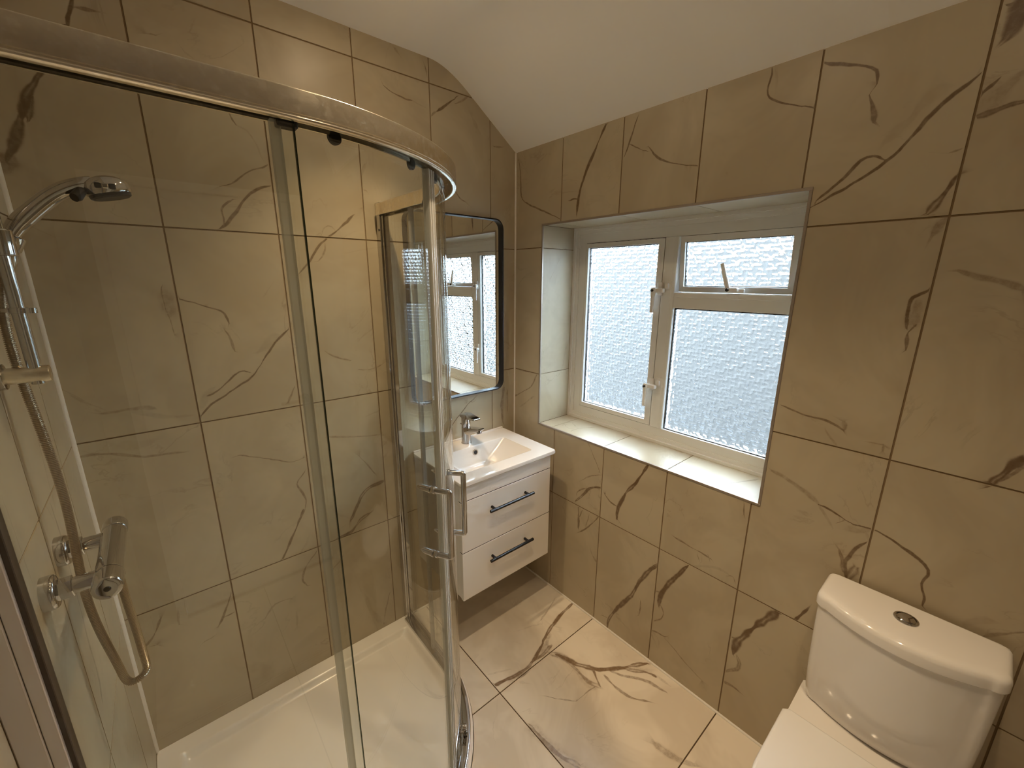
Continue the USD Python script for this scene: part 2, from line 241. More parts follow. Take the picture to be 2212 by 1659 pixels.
# ------------------------------------------------------------------ room: tiles with printed veins
# Vein polylines in millimetres on their own surface: A back wall (x, z), B window wall (y, z), C shower wall (y, z), F floor (x, y), S sill (y, x); (half width mm, strength, points)
VEINS = {
    'A': [(12,0.85,[(-1444,2276),(-1444,2258),(-1461,2232),(-1462,2218)]),(8,0.6,[(-1444,2262),(-1425,2268),(-1408,2266)]),(15,0.95,[(-1521,2112),(-1540,2082),(-1554,2057),(-1568,2029),(-1580,1990)]),(9,0.85,[(-1555,2046),(-1570,1985)]),(11,0.85,[(-1583,1990),(-1596,1951),(-1607,1920),(-1624,1887)]),(22,0.55,[(-1617,1896),(-1638,1867)]),(4,0.5,[(-1311,2248),(-1300,2254),(-1290,2251)]),(5,0.35,[(-1232,2230),(-1218,2222)]),(6,0.4,[(-1209,2360),(-1137,2357),(-1053,2359)]),(4,0.6,[(-1144,2096),(-1138,2079),(-1131,2069)]),(4,0.35,[(-1131,2069),(-1089,2048),(-1066,1975)]),(5,0.6,[(-1057,1970),(-1097,1951),(-1137,1926),(-1162,1898),(-1199,1886)]),(6,0.75,[(-1058,1907),(-1085,1899),(-1115,1882),(-1142,1852),(-1160,1821),(-1186,1789),(-1216,1762)]),(4,0.6,[(-1168,1854),(-1208,1821),(-1197,1793),(-1202,1773)]),(6,0.7,[(-794,1843),(-853,1789),(-904,1751),(-936,1715),(-963,1669),(-1006,1628)]),(4,0.45,[(-914,1762),(-906,1790),(-870,1805),(-866,1785)]),(5,0.5,[(-905,1740),(-909,1699),(-934,1675)]),(4,0.5,[(-757,1873),(-767,1869)]),(4,0.75,[(-1350,1555),(-1320,1543),(-1288,1528),(-1244,1513),(-1229,1491),(-1230,1472)]),(5,0.55,[(-1245,1451),(-1229,1418),(-1226,1379)]),(5,0.8,[(-1059,1440),(-1094,1414),(-1117,1382),(-1138,1359),(-1166,1315),(-1196,1281),(-1238,1259),(-1283,1231),(-1318,1217),(-1342,1187),(-1353,1174)]),(4,0.7,[(-1194,1304),(-1210,1314),(-1226,1314),(-1250,1292),(-1288,1252),(-1322,1243)]),(20,0.35,[(-1094,1422),(-1133,1394),(-1164,1367)]),(14,0.35,[(-1298,1269),(-1325,1249),(-1342,1207)]),(24,0.42,[(-1375,1573),(-1374,1538),(-1373,1507)]),(5,0.6,[(-1383,1586),(-1384,1547),(-1377,1490)]),(6,0.5,[(-1375,1472),(-1374,1447)]),(6,0.55,[(-1063,1230),(-1077,1199),(-1089,1179)]),(12,0.45,[(-1573,1236),(-1542,1236),(-1509,1238),(-1453,1229)]),(14,0.35,[(-1509,1236),(-1473,1210),(-1424,1190),(-1372,1188)]),(6,0.5,[(-1635,1120),(-1599,1119),(-1557,1107),(-1501,1080),(-1452,1078),(-1409,1071)]),(20,0.3,[(-1546,1133),(-1509,1118),(-1465,1131)]),(4,0.6,[(-1262,1019),(-1211,996),(-1162,973),(-1101,943),(-1059,952)]),(6,0.6,[(-1065,895),(-1089,866),(-1106,853),(-1080,813),(-1069,758),(-1086,726),(-1114,692)]),(6,0.75,[(-1086,742),(-1119,673),(-1146,630),(-1182,560)]),(6,0.55,[(-1552,516),(-1570,477),(-1586,450),(-1609,433)]),(5,0.55,[(-1594,430),(-1575,423)]),(5,0.6,[(-1357,505),(-1387,428),(-1410,394)]),(4,0.6,[(-1388,421),(-1358,424)]),(5,0.5,[(-1419,366),(-1457,357)]),(5,0.45,[(-1506,526),(-1511,465)]),(6,0.55,[(-1059,540),(-1105,490),(-1128,443),(-1109,403)]),(6,0.45,[(-1170,378),(-1229,390),(-1268,341)]),(25,0.3,[(-1344,156),(-1303,142),(-1280,63)]),(5,0.4,[(-1161,305),(-1166,240)]),(5,0.5,[(-947,1354),(-928,1335),(-896,1317),(-852,1303)]),(5,0.45,[(-965,1013),(-910,996),(-839,981),(-757,970)]),(9,0.7,[(-753,755),(-801,750),(-840,742),(-869,704),(-885,668),(-914,623)]),(5,0.5,[(-826,1264),(-766,1256),(-721,1274)]),(5,0.5,[(-852,896),(-825,854),(-790,795)]),(8,0.65,[(-826,626),(-869,613),(-898,587),(-913,563),(-978,562)]),(6,0.5,[(-772,177),(-792,119),(-814,35)]),(12,0.35,[(-881,221),(-866,137),(-821,39)]),(5,0.5,[(-961,471),(-1004,431)]),(4,0.7,[(-643,2301),(-606,2284),(-579,2282),(-559,2278),(-531,2280)]),(4,0.35,[(-531,2280),(-474,2270)]),(6,0.8,[(-323,2345),(-364,2311),(-397,2285),(-421,2268)]),(5,0.5,[(-421,2268),(-449,2244)]),(5,0.5,[(-264,2363),(-290,2338),(-332,2316)]),(14,0.4,[(-589,2433),(-576,2421)]),(9,0.5,[(-466,2409),(-460,2382)]),(12,0.35,[(-249,2285),(-223,2246)]),(5,0.6,[(-360,2001),(-319,1952),(-293,1945)]),(5,0.5,[(-132,2194),(-84,2200)]),(5,0.45,[(-755,1936),(-736,1933)]),(10,0.4,[(-735,2024),(-752,1977)]),(4,0.75,[(-243,1056),(-279,1032),(-306,1022),(-333,989),(-369,959),(-404,921),(-430,890)]),(5,0.5,[(-306,1029),(-271,1015),(-252,1034)]),(14,0.55,[(-75,1066),(-91,972),(-81,871)]),(6,0.5,[(-50,1046),(-50,931)])],
    'B': [(7,0.9,[(-519,2183),(-476,2115),(-438,2050),(-408,1981),(-397,1938),(-391,1880)]),(4,0.8,[(-397,1938),(-364,1948),(-346,1938)]),(5,0.7,[(-21,2161),(-34,2102),(-42,1977),(-95,1955),(-301,1869)]),(4,0.8,[(-658,2173),(-641,2129),(-630,2094),(-612,2056)]),(4,0.7,[(-630,2094),(-674,2068),(-710,2053)]),(5,0.75,[(-709,2070),(-732,2038),(-760,2017),(-831,1988),(-897,1973)]),(5,0.85,[(-1084,2186),(-1091,2167),(-1079,2146),(-1080,2121),(-1096,2102),(-1127,2089),(-1158,2074),(-1182,2070),(-1201,2057)]),(5,0.85,[(-1210,2157),(-1237,2144),(-1270,2133),(-1301,2121),(-1322,2107),(-1330,2089),(-1327,2074)]),(7,0.7,[(-1316,2054),(-1325,2037),(-1334,2012),(-1336,1990)]),(6,0.85,[(-1502,2041),(-1478,2023),(-1456,2004),(-1432,1973),(-1414,1942),(-1396,1914),(-1374,1896),(-1361,1879),(-1328,1862),(-1293,1839),(-1255,1819),(-1230,1807)]),(5,0.8,[(-1370,1900),(-1352,1913),(-1332,1915),(-1314,1899),(-1295,1867),(-1263,1843),(-1243,1824)]),(22,0.32,[(-1456,2033),(-1414,2009),(-1410,1982),(-1392,1972),(-1361,1936)]),(5,0.5,[(-1504,1898),(-1489,1895),(-1479,1892)]),(12,0.85,[(-1507,1843),(-1491,1810),(-1480,1783),(-1469,1766)]),(12,0.5,[(-1504,1755),(-1490,1727),(-1486,1716)]),(16,0.9,[(-1535,2157),(-1535,2123),(-1532,2104),(-1526,2093)]),(8,0.7,[(-1540,2147),(-1528,2149),(-1516,2157)]),(5,0.8,[(-1532,2023),(-1522,2014),(-1512,2002)]),(9,0.75,[(-1575,1968),(-1556,1970),(-1539,1962),(-1513,1957)]),(30,0.4,[(-1564,2025),(-1550,2011),(-1536,1991),(-1523,1969)]),(5,0.8,[(-1507,1596),(-1496,1582),(-1486,1579),(-1475,1581),(-1474,1559),(-1476,1534),(-1480,1500)]),(30,0.42,[(-1490,1568),(-1491,1552),(-1489,1529),(-1485,1509)]),(8,0.7,[(-1495,1510),(-1485,1492)]),(5,0.7,[(-1484,1486),(-1487,1464),(-1488,1447)]),(10,0.5,[(-1543,1638),(-1574,1625),(-1610,1615),(-1647,1598)]),(16,0.95,[(-1719,1234),(-1705,1207),(-1694,1179),(-1681,1154)]),(6,0.6,[(-1722,1216),(-1708,1196),(-1695,1171)]),(5,0.65,[(-1242,1246),(-1270,1239),(-1304,1233),(-1331,1226),(-1349,1232),(-1375,1223),(-1401,1210)]),(8,0.5,[(-1397,1236),(-1404,1224),(-1403,1214)]),(4,0.4,[(-1360,1202),(-1377,1179),(-1396,1160)]),(7,0.5,[(-1471,1194),(-1488,1203),(-1502,1188)]),(5,0.5,[(-1489,1197),(-1490,1177)]),(8,0.45,[(-1247,1030),(-1287,1021),(-1320,1007),(-1352,994),(-1378,974)]),(5,0.85,[(-1379,971),(-1398,972),(-1428,960),(-1446,949),(-1465,942),(-1499,954),(-1516,954),(-1535,943),(-1564,938),(-1585,921),(-1613,913)]),(4,0.6,[(-1446,949),(-1427,931)]),(5,0.4,[(-1379,971),(-1403,940),(-1424,913)]),(22,0.4,[(-1459,930),(-1480,930),(-1498,946)]),(5,0.85,[(-1570,932),(-1609,916),(-1630,896),(-1633,879),(-1618,851),(-1633,817),(-1635,790)]),(6,0.75,[(-1500,906),(-1480,883),(-1475,849),(-1464,827),(-1472,801),(-1476,777)]),(12,0.7,[(-1492,823),(-1484,792),(-1480,774)]),(10,0.6,[(-1448,855),(-1461,825),(-1469,794)]),(6,0.5,[(-1797,830),(-1766,804),(-1744,776)]),(10,0.35,[(-1711,787),(-1731,818),(-1752,827)]),(10,0.95,[(-820,898),(-792,840),(-765,788),(-735,745),(-711,692),(-694,651),(-693,590)]),(5,0.7,[(-685,653),(-658,652),(-622,681)]),(5,0.6,[(-692,595),(-714,578)]),(4,0.6,[(-504,904),(-533,864),(-590,774)]),(5,0.55,[(-600,769),(-541,744),(-477,690)]),(7,0.8,[(-601,706),(-570,698),(-532,677),(-507,638),(-455,576)]),(5,0.6,[(-519,672),(-459,629),(-460,606)]),(7,0.7,[(-473,560),(-480,505),(-480,438)]),(5,0.6,[(-477,492),(-499,545)]),(6,0.7,[(-593,553),(-556,500),(-525,454),(-492,425)]),(5,0.5,[(-540,540),(-524,466)]),(8,0.45,[(-558,367),(-574,338),(-602,317)]),(5,0.6,[(-1182,890),(-1188,845)]),(5,0.6,[(-961,640),(-999,635),(-1031,628),(-1052,634),(-1074,628),(-1104,625)]),(5,0.5,[(-1054,612),(-1065,593)]),(5,0.5,[(-1090,636),(-1101,614)]),(5,0.5,[(-1164,590),(-1185,608),(-1192,584)]),(6,0.35,[(-1043,560),(-1130,607),(-1171,599)]),(10,0.9,[(-900,474),(-868,432),(-845,385),(-821,336),(-802,274),(-763,207),(-726,140),(-698,82),(-685,39),(-685,6)]),(5,0.7,[(-899,483),(-870,454),(-848,406),(-816,342),(-814,302)]),(5,0.7,[(-684,60),(-650,53)]),(4,0.6,[(-842,266),(-842,231),(-840,189)]),(12,0.95,[(-1026,554),(-1000,504),(-973,456),(-949,408),(-935,376),(-926,337),(-926,299)]),(5,0.6,[(-924,364),(-907,357)]),(6,0.6,[(-934,305),(-954,276),(-952,255),(-912,211)]),(5,0.6,[(-908,159),(-943,171),(-966,164),(-977,182)]),(4,0.5,[(-966,164),(-1006,147),(-1063,117),(-1133,92)]),(14,0.95,[(-1330,553),(-1304,508),(-1281,462),(-1256,415),(-1242,379),(-1225,354),(-1226,324),(-1223,292)]),(5,0.6,[(-1227,364),(-1204,359)]),(7,0.6,[(-1236,298),(-1249,275),(-1255,254),(-1225,224),(-1207,200)]),(7,0.6,[(-1206,153),(-1239,165),(-1264,157)]),(10,0.95,[(-1404,615),(-1391,585),(-1378,556)]),(6,0.55,[(-171,1157),(-129,1080),(-26,1018),(112,936)]),(6,0.5,[(-25,1159),(-160,1155)]),(6,0.4,[(-51,958),(-152,1037)])],
    'F': [(12,0.9,[(-8,-471),(-114,-482),(-179,-502),(-234,-515),(-294,-544),(-344,-566),(-387,-581)]),(22,0.45,[(-229,-531),(-295,-565),(-344,-576)]),(9,0.9,[(-387,-581),(-443,-592),(-497,-584),(-546,-570),(-588,-561)]),(6,0.45,[(-48,-388),(-126,-419),(-205,-443)]),(10,0.7,[(-267,-578),(-318,-588),(-397,-582),(-443,-602),(-494,-600)]),(5,0.35,[(-578,-506),(-529,-529),(-486,-550)]),(12,0.9,[(-287,-627),(-272,-665),(-260,-705),(-241,-737),(-221,-768),(-191,-806),(-156,-830),(-114,-859),(-71,-878),(-18,-911)]),(10,0.75,[(-118,-862),(-88,-899),(-54,-933),(-46,-969)]),(24,0.4,[(-93,-883),(-59,-918),(-38,-942)]),(16,0.6,[(-307,-597),(-271,-649),(-274,-706),(-276,-743),(-284,-801),(-261,-847)]),(26,0.4,[(-280,-720),(-289,-796),(-281,-838)]),(9,0.75,[(-217,-754),(-232,-799),(-261,-847)]),(6,0.6,[(-261,-838),(-306,-826),(-338,-825)]),(9,0.6,[(-207,-829),(-213,-896),(-207,-944),(-194,-971),(-164,-1006)]),(8,0.55,[(-171,-817),(-157,-870),(-123,-904),(-89,-955),(-85,-997),(-74,-1033)]),(8,0.4,[(-40,-957),(-37,-999),(-39,-1031)]),(5,0.55,[(-454,-734),(-442,-757),(-419,-785),(-379,-823)]),(8,0.35,[(-498,-619),(-483,-636)]),(12,0.7,[(-585,-765),(-582,-804),(-582,-853),(-577,-902),(-563,-940),(-544,-981)]),(30,0.4,[(-584,-773),(-578,-849),(-568,-916),(-556,-977)]),(14,0.5,[(-240,-1232),(-272,-1181),(-284,-1104)])],
    'C': [(8,0.5,[(-380,1142),(-372,1070),(-382,945),(-403,809),(-410,695),(-439,653)]),(30,0.3,[(-484,931),(-599,920),(-640,880)]),(6,0.35,[(-637,1257),(-630,1185),(-628,1102)]),(6,0.4,[(-327,1358),(-336,1245),(-355,1120)]),(20,0.25,[(-388,771),(-513,762),(-503,662)])],
    'S': [(5,0.45,[(-376,37),(-373,107),(-404,156),(-444,230)]),(5,0.4,[(-352,106),(-288,136),(-306,185)]),(6,0.5,[(-1080,14),(-1100,77),(-1130,140),(-1157,192)]),(5,0.35,[(-936,54),(-977,72)])],
}

def densify(line, step):
    P = np.asarray(line, float); out = []
    for a, b in zip(P[:-1], P[1:]):
        n = max(1, int(np.ceil(np.linalg.norm(b-a)/step))); out += [a + (b-a)*i/n for i in range(n)]
    return np.array(out + [P[-1]])
def smooth_line(pts, rng):
    """Rounded, slightly wandering version of a hand-set polyline (metres)."""
    P = densify(np.asarray(pts, float)/1000, .022)
    for _ in range(2):
        if len(P) > 2: P[1:-1] = (P[:-2] + 2*P[1:-1] + P[2:])/4
    P = densify(P, .0055); n = len(P)
    if n > 6:
        T = np.gradient(P, axis=0); N = np.c_[-T[:, 1], T[:, 0]]; N /= np.maximum(np.linalg.norm(N, axis=1), 1e-9)[:, None]
        k = sum(a*gaussian_filter(rng.normal(0, 1, n+40), g)[20:20+n]*g**.5 for a, g in ((.0016, 4.0), (.0012, 1.6)))
        P = P + N*(k*np.clip(np.minimum(np.arange(n), np.arange(n)[::-1])/4, 0, 1))[:, None]
    return P
_rng = np.random.default_rng(7)
def _vary(P, w):
    """Half width along a vein: swells and thins, and runs out at its ends."""
    n = len(P); z = gaussian_filter(_rng.normal(0, 1, n+24), 4)[12:12+n]; z = z/max(np.abs(z).max(), 1e-6)
    e = np.minimum(np.arange(n), np.arange(n)[::-1])/max(6.0, .12*n)
    return w*(.84 + .46*z)*np.clip(.5 + e, 0, 1)
def _line(w, s, p):
    P = smooth_line(p, _rng); return _vary(P, w/1000*(.84 if w >= 7 else .70)), s, P
LINES = {k: [_line(*v) for v in l] for k, l in VEINS.items()}
def vein_value(Q, veins):
    val = np.zeros(len(Q))
    for w, s, P in veins:
        a, b = P[:-1], P[1:]; d = b-a; L2 = np.maximum((d**2).sum(1), 1e-12)
        t = np.clip(((Q[:, None]-a[None])*d[None]).sum(2)/L2[None], 0, 1)
        ww = w if np.ndim(w) else np.full(len(P), w)
        dist = np.linalg.norm(Q[:, None]-(a[None]+t[..., None]*d[None]), axis=2)/(ww[:-1]*(1-t) + ww[1:]*t)
        dm = dist.min(1); v = s*np.clip((1.45-dm)/.8, 0, 1)
        if w.max() > .0075 and s > .55:                # broad veins: paler core here and there
            i = dist.argmin(1); ph = 12.9898*a[0, 0] + 78.233*a[0, 1]
            q = np.cumsum(np.r_[0, np.sqrt(L2)])[i]; m = np.clip(.25 + .6*np.sin(q*31 + ph) + .5*np.sin(q*53 + 2.1*ph), 0, 1)
            v = v - .52*s*m*np.exp(-(dm/.42)**2)
        val = np.maximum(val, v)
    return val
def tile(parent, poly, veins, to, normal, material, thick=.0052, step=.06):
    """A tile of a shapely outline on a surface: fine front triangulation that carries the veins, and edges going back."""
    if poly.area < 2e-4: return
    x0, y0, x1, y1 = poly.bounds
    near = [(w, s, P) for w, s, P in veins if poly.buffer(.02).intersects(sg.LineString(P))]
    rings = [np.array(r.coords)[:-1] for r in [poly.exterior, *poly.interiors]]
    rings = [densify(np.vstack([r, r[:1]]), .03)[:-1] for r in rings]
    gx, gy = np.meshgrid(np.arange(x0+step/2, x1, step), np.arange(y0+step/2, y1, step))
    inner = [np.c_[gx.ravel(), gy.ravel()]]
    for w, s, P in near:
        T = np.gradient(P, axis=0); N = np.c_[-T[:, 1], T[:, 0]]; N /= np.maximum(np.linalg.norm(N, axis=1), 1e-9)[:, None]
        inner += [P + N*(w[:, None] if np.ndim(w) else w)*k for k in (-1.45, -1.05, -.65, -.33, 0, .33, .65, 1.05, 1.45)]
    inner = np.vstack(inner)
    from shapely import contains_xy
    inside = poly.buffer(-.0015)
    inner = inner[contains_xy(inside, inner[:, 0], inner[:, 1])]
    key = np.unique(np.round(inner/.0010).astype(int), axis=0, return_index=True)[1]; inner = inner[np.sort(key)]
    Q = np.vstack(rings + [inner]); tri = Delaunay(Q).simplices
    c = Q[tri].mean(1); tri = tri[contains_xy(poly.buffer(1e-5), c[:, 0], c[:, 1])]
    val = vein_value(Q, near) if near else np.zeros(len(Q))
    front = to(Q, 0.0); n = np.cross(front[tri[:, 1]]-front[tri[:, 0]], front[tri[:, 2]]-front[tri[:, 0]])
    flip = (n @ normal) < 0; tri[flip] = tri[flip][:, ::-1]
    nb = sum(len(r) for r in rings); V = [front]; F = [tri]; A = [val]; o = len(Q); at = 0
    for r in rings:                                   # skirt
        m = len(r); V += [to(r, 0.0), to(r, -thick)]; A += [val[at:at+m], np.zeros(m)]
        k = np.arange(m); k2 = (k+1) % m
        f1, f2 = np.c_[o+k, o+k2, o+m+k2], np.c_[o+k, o+m+k2, o+m+k]
        F += [f1, f2, f1[:, ::-1][:0]]; o += 2*m; at += m
    t = trimesh.Trimesh(np.vstack(V), np.vstack(F), process=False)
    return obj('tile', t, material, parent, attr=np.concatenate(A))
def grid_tiles(parent, outline, us, vs, gap, veins, to, normal, material):
    for i in range(len(us)-1):
        for j in range(len(vs)-1):
            cell = sg.box(us[i]+gap/2, vs[j]+gap/2, us[i+1]-gap/2, vs[j+1]-gap/2).intersection(outline)
            for g in getattr(cell, 'geoms', [cell]):
                if g.geom_type == 'Polygon': tile(parent, g.simplify(1e-4), veins, to, np.asarray(normal, float), material)

XL, YR, ZC, ZS = -1.643, -2.42, 2.445, 2.190       # left wall, rear wall, flat ceiling, ceiling height at the window wall
ROWS = [0.0, 0.558, 1.158, 1.758, 2.358, 2.96]
GAP, REC = .0045, .0018
_a = np.linspace(0, 1, 9)
slope = [(0, ZS), (-.262, 2.370)] + [tuple((1-t)**2*np.array([-.262, 2.370]) + 2*t*(1-t)*np.array([-.368, 2.445]) + t*t*np.array([-.452, ZC])) for t in _a[1:]]
profile = [(XL, ZC)] + slope[::-1]                 # ceiling line from left wall to window wall (x, z)

# ceiling
up = [(x, z+.05) for x, z in [(XL-.05, ZC), (-.46, ZC+.0), (.05, ZS-.02)]]
ceil_poly = sg.Polygon([(XL-.05, ZC)] + profile[1:-1] + [(.004, ZS-.003)] + [(.004, ZS+.09), (-.40, 2.56), (XL-.05, 2.56)])
obj('ceiling', extrude(ceil_poly, YR-.05, .02, XZ), M['paint'], kind='structure', smooth=40, label='white painted ceiling curving down to the window wall')

# back wall (behind shower and vanity)
wall_back = structure('wall_back', 'marble tiled wall behind the shower and the vanity')
outA = sg.Polygon([(XL, 0), (0, 0), (0, ZS)] + slope[1:] + [(XL, ZC)])
obj('grout', extrude(outA.buffer(.004), REC, .10, lambda a, b, h: (a, h, b)), M['grout'], wall_back)
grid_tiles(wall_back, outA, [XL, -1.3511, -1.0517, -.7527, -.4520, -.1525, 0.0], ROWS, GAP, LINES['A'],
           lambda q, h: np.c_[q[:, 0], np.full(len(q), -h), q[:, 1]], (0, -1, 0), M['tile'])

# window wall with its opening
WY0, WY1, WZ0, WZ1, WD = -1.2262, -.1895, .902, 1.8555, .235
wall_right = structure('wall_right', 'marble tiled wall with the window')
hole = sg.box(WY0, WZ0, WY1, WZ1)
outB = sg.box(YR, 0, 0, ZS).difference(hole)
obj('grout', extrude(sg.box(YR-.05, -.02, .10, ZS+.06).difference(hole.buffer(.004, join_style=2)), REC, .30, YZ), M['grout'], wall_right)
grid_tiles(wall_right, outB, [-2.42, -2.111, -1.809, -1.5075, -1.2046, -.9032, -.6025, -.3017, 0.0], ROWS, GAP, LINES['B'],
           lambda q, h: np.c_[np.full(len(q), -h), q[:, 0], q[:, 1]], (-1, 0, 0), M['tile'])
sill_j = [WY0, -.897, -.5955, -.2735, WY1]
grid_tiles(wall_right, sg.box(WY0, .003, WY1, WD+.02), sill_j, [.003, .5], .003, [(w, s, P) for w, s, P in LINES['S']],
           lambda q, h: np.c_[q[:, 1], q[:, 0], np.full(len(q), WZ0+h)], (0, 0, 1), M['tile'])
grid_tiles(wall_right, sg.box(WY0, .003, WY1, WD+.02), sill_j, [.003, .5], .003, [],
           lambda q, h: np.c_[q[:, 1], q[:, 0], np.full(len(q), WZ1-h)], (0, 0, -1), M['tile'])
for yy, sg_ in ((WY1, 1), (WY0, -1)):
    grid_tiles(wall_right, sg.box(.003, WZ0, WD+.02, WZ1), [.003, .5], [WZ0, 1.158, 1.756, WZ1], .003,
               [(np.full(3, .003), .35, np.array([[.02, 1.55], [.06, 1.62], [.11, 1.70]])), (np.full(2, .004), .3, np.array([[.015, 1.30], [.03, 1.18]]))],
               lambda q, h, yy=yy, sg_=sg_: np.c_[q[:, 0], np.full(len(q), yy-sg_*h), q[:, 1]], (0, -sg_, 0), M['tile'])

# shower wall on the left, wall behind the camera
wall_left = structure('wall_left', 'marble tiled wall carrying the shower fittings')
outC = sg.box(YR, 0, 0, ZC)
obj('grout', box(XL-.10, XL-REC, YR-.05, .02, -.02, ZC+.02), M['grout'], wall_left)
grid_tiles(wall_left, outC, [-2.42, -2.29, -1.99, -1.69, -1.39, -1.0895, -.789, -.489, -.189, 0.0], ROWS, GAP, LINES['C'],
           lambda q, h: np.c_[np.full(len(q), XL+h), q[:, 0], q[:, 1]], (1, 0, 0), M['tile'])
wall_rear = structure('wall_rear', 'plain painted wall with the door, behind the camera')
outR = sg.Polygon([(XL, 0), (0, 0), (0, ZS)] + slope[1:] + [(XL, ZC)])
dr = sg.box(-1.55, -.05, -.79, 2.0)
obj('plaster', extrude(outR.buffer(.03).difference(dr), YR-.10, YR, XZ), M['wall_paint'], wall_rear)
door = structure('door_1', 'white flush door behind the camera')
obj('leaf', box(-1.515, -.825, YR-.06, YR-.02, .006, 1.965, .003), M['upvc'], door)
obj('door_frame', extrude(dr.difference(sg.box(-1.517, -.06, -.823, 1.967)), YR-.10, YR+.012, XZ), M['upvc'], door)
obj('door_stop', box(-1.60, -.74, YR-.16, YR-.10, -.02, 2.05), M['wall_paint'], door)
obj('door_handle', cat([cyl((-.875, YR-.02, 1.0), (-.875, YR+.045, 1.0), .009), cyl((-.88, YR+.04, 1.0), (-.995, YR+.04, 1.0), .009, .003), cyl((-.875, YR-.02, 1.0), (-.875, YR-.012, 1.0), .026, .002)]), M['chrome'], door)

# shower tray outline: an offset quadrant
TX, TY, TR = -.665, -.900, .550
TC = np.array([TX-TR, TY+TR])
def track(d, s0=None, s1=None, n_arc=64):
    """Outline of the quadrant set in by d: list of (x, y, inward nx, ny); s in metres from the left wall."""
    r = TR-d; pts = []
    for x in np.linspace(XL, TC[0], 12): pts.append((x, TY+d, 0, 1))
    for t in np.linspace(-PI/2, 0, n_arc)[1:-1]: pts.append((TC[0]+r*math.cos(t), TC[1]+r*math.sin(t), -math.cos(t), -math.sin(t)))
    for y in np.linspace(TC[1], 0, 12): pts.append((TX-d, y, -1, 0))
    return pts
tray_out = sg.Polygon([(p[0], p[1]) for p in track(0)] + [(XL, 0)])

# floor
floor = structure('floor', 'large marble floor tiles')
outF = sg.box(XL, YR, 0, 0).difference(tray_out.buffer(.002))
obj('grout', extrude(sg.box(XL-.05, YR-.05, .05, .05), -.12, -.046, XY), M['grout_f'], floor)
obj('screed', extrude(sg.box(XL-.05, YR-.05, .05, .05).difference(tray_out.buffer(.002)), -.046, -.0016, XY), M['grout_f'], floor)
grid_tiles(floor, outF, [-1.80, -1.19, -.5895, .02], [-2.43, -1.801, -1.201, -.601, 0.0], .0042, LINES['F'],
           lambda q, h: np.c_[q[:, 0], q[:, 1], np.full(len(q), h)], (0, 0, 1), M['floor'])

# white sealant in the corners, metal edge of the window opening
def bead(name, a, b, r, label, m='sealant'):
    obj(name, cyl(a, b, r, n=12), M[m], kind='structure', smooth=60, label=label)
bead('trim_1', (-.001, -.001, 0), (-.001, -.001, ZS), .0052, 'white sealant up the corner beside the mirror')
bead('trim_2', (XL+.001, -.001, .012), (XL+.001, -.001, ZC), .0075, 'white sealant up the shower corner')
bead('trim_3', (-.001, YR, .001), (-.001, 0, .001), .0058, 'white sealant along the foot of the window wall')
bead('trim_4', (-.64, -.001, .001), (0, -.001, .001), .0058, 'white sealant under the vanity')
e = .0105
strip = hole.buffer(e*.45, join_style=2).difference(hole.buffer(-e*.35, join_style=2))
t5 = structure('trim_5', 'grey metal edging around the window opening')
z0, z1, ya, yb = WZ0, WZ1, WY0, WY1
o_, i_ = e*.5, e*.3
for a0, a1, b0, b1 in ((ya-o_, yb+o_, z0-o_, z0+i_), (ya-o_, yb+o_, z1-i_, z1+o_), (ya-o_, ya+i_, z0+i_, z1-i_), (yb-i_, yb+o_, z0+i_, z1-i_)):
    obj('strip', box(-.0022, .006, a0, a1, b0, b1, .0008), M['trim'], t5)

# ------------------------------------------------------------------ window
win = structure('window_1', 'white casement window with patterned obscure glass')
FX = .232                                            # room face of the frame
def ring(y0, y1, z0, z1, w, x0, x1, b=.002):
    """Four mitred-looking bars, one mesh."""
    return extrude(sg.box(y0, z0, y1, z1).difference(sg.box(y0+w, z0+w, y1-w, z1-w)), x0, x1, YZ)
fo = sg.box(WY0, WZ0, WY1, WZ1)
LY0, LY1, RY0, RY1 = -.6755, -.2575, -1.158, -.7355      # casement opening, right-hand openings
ZB, ZT, TB0, TB1 = .9695, 1.7845, 1.5020, 1.5660
openings = unary_union([sg.box(LY0, ZB, LY1, ZT), sg.box(RY0, ZB, RY1, TB0), sg.box(RY0, TB1, RY1, ZT)])
fr_m = extrude(fo.difference(openings).difference(sg.box(LY0, ZB, RY1, ZT)).difference(sg.box(RY0, TB0, RY1, TB1)), FX, FX+.055, YZ)
obj('frame', fr_m, M['upvc'], win)
obj('mullion', cat([box(FX-.003, FX+.055, RY1, LY0, ZB, ZT, .0015), box(FX-.0045, FX+.02, RY1+.002, RY1+.018, ZB, ZT, .001)]), M['upvc'], win)
obj('transom', cat([box(FX-.004, FX+.055, RY0, RY1-.0005, TB0, TB1, .0015), box(FX-.008, FX+.02, RY0, RY1-.0005, TB1-.021, TB1, .003)]), M['upvc'], win)
bd = extrude(fo.difference(fo.buffer(-.013, join_style=2)), FX-.016, FX+.002, YZ)
obj('bead', bd, M['upvc'], win)
bd2 = extrude(fo.buffer(-.013, join_style=2).difference(fo.buffer(-.030, join_style=2)), FX-.006, FX+.002, YZ)
obj('bead', bd2, M['upvc'], win)
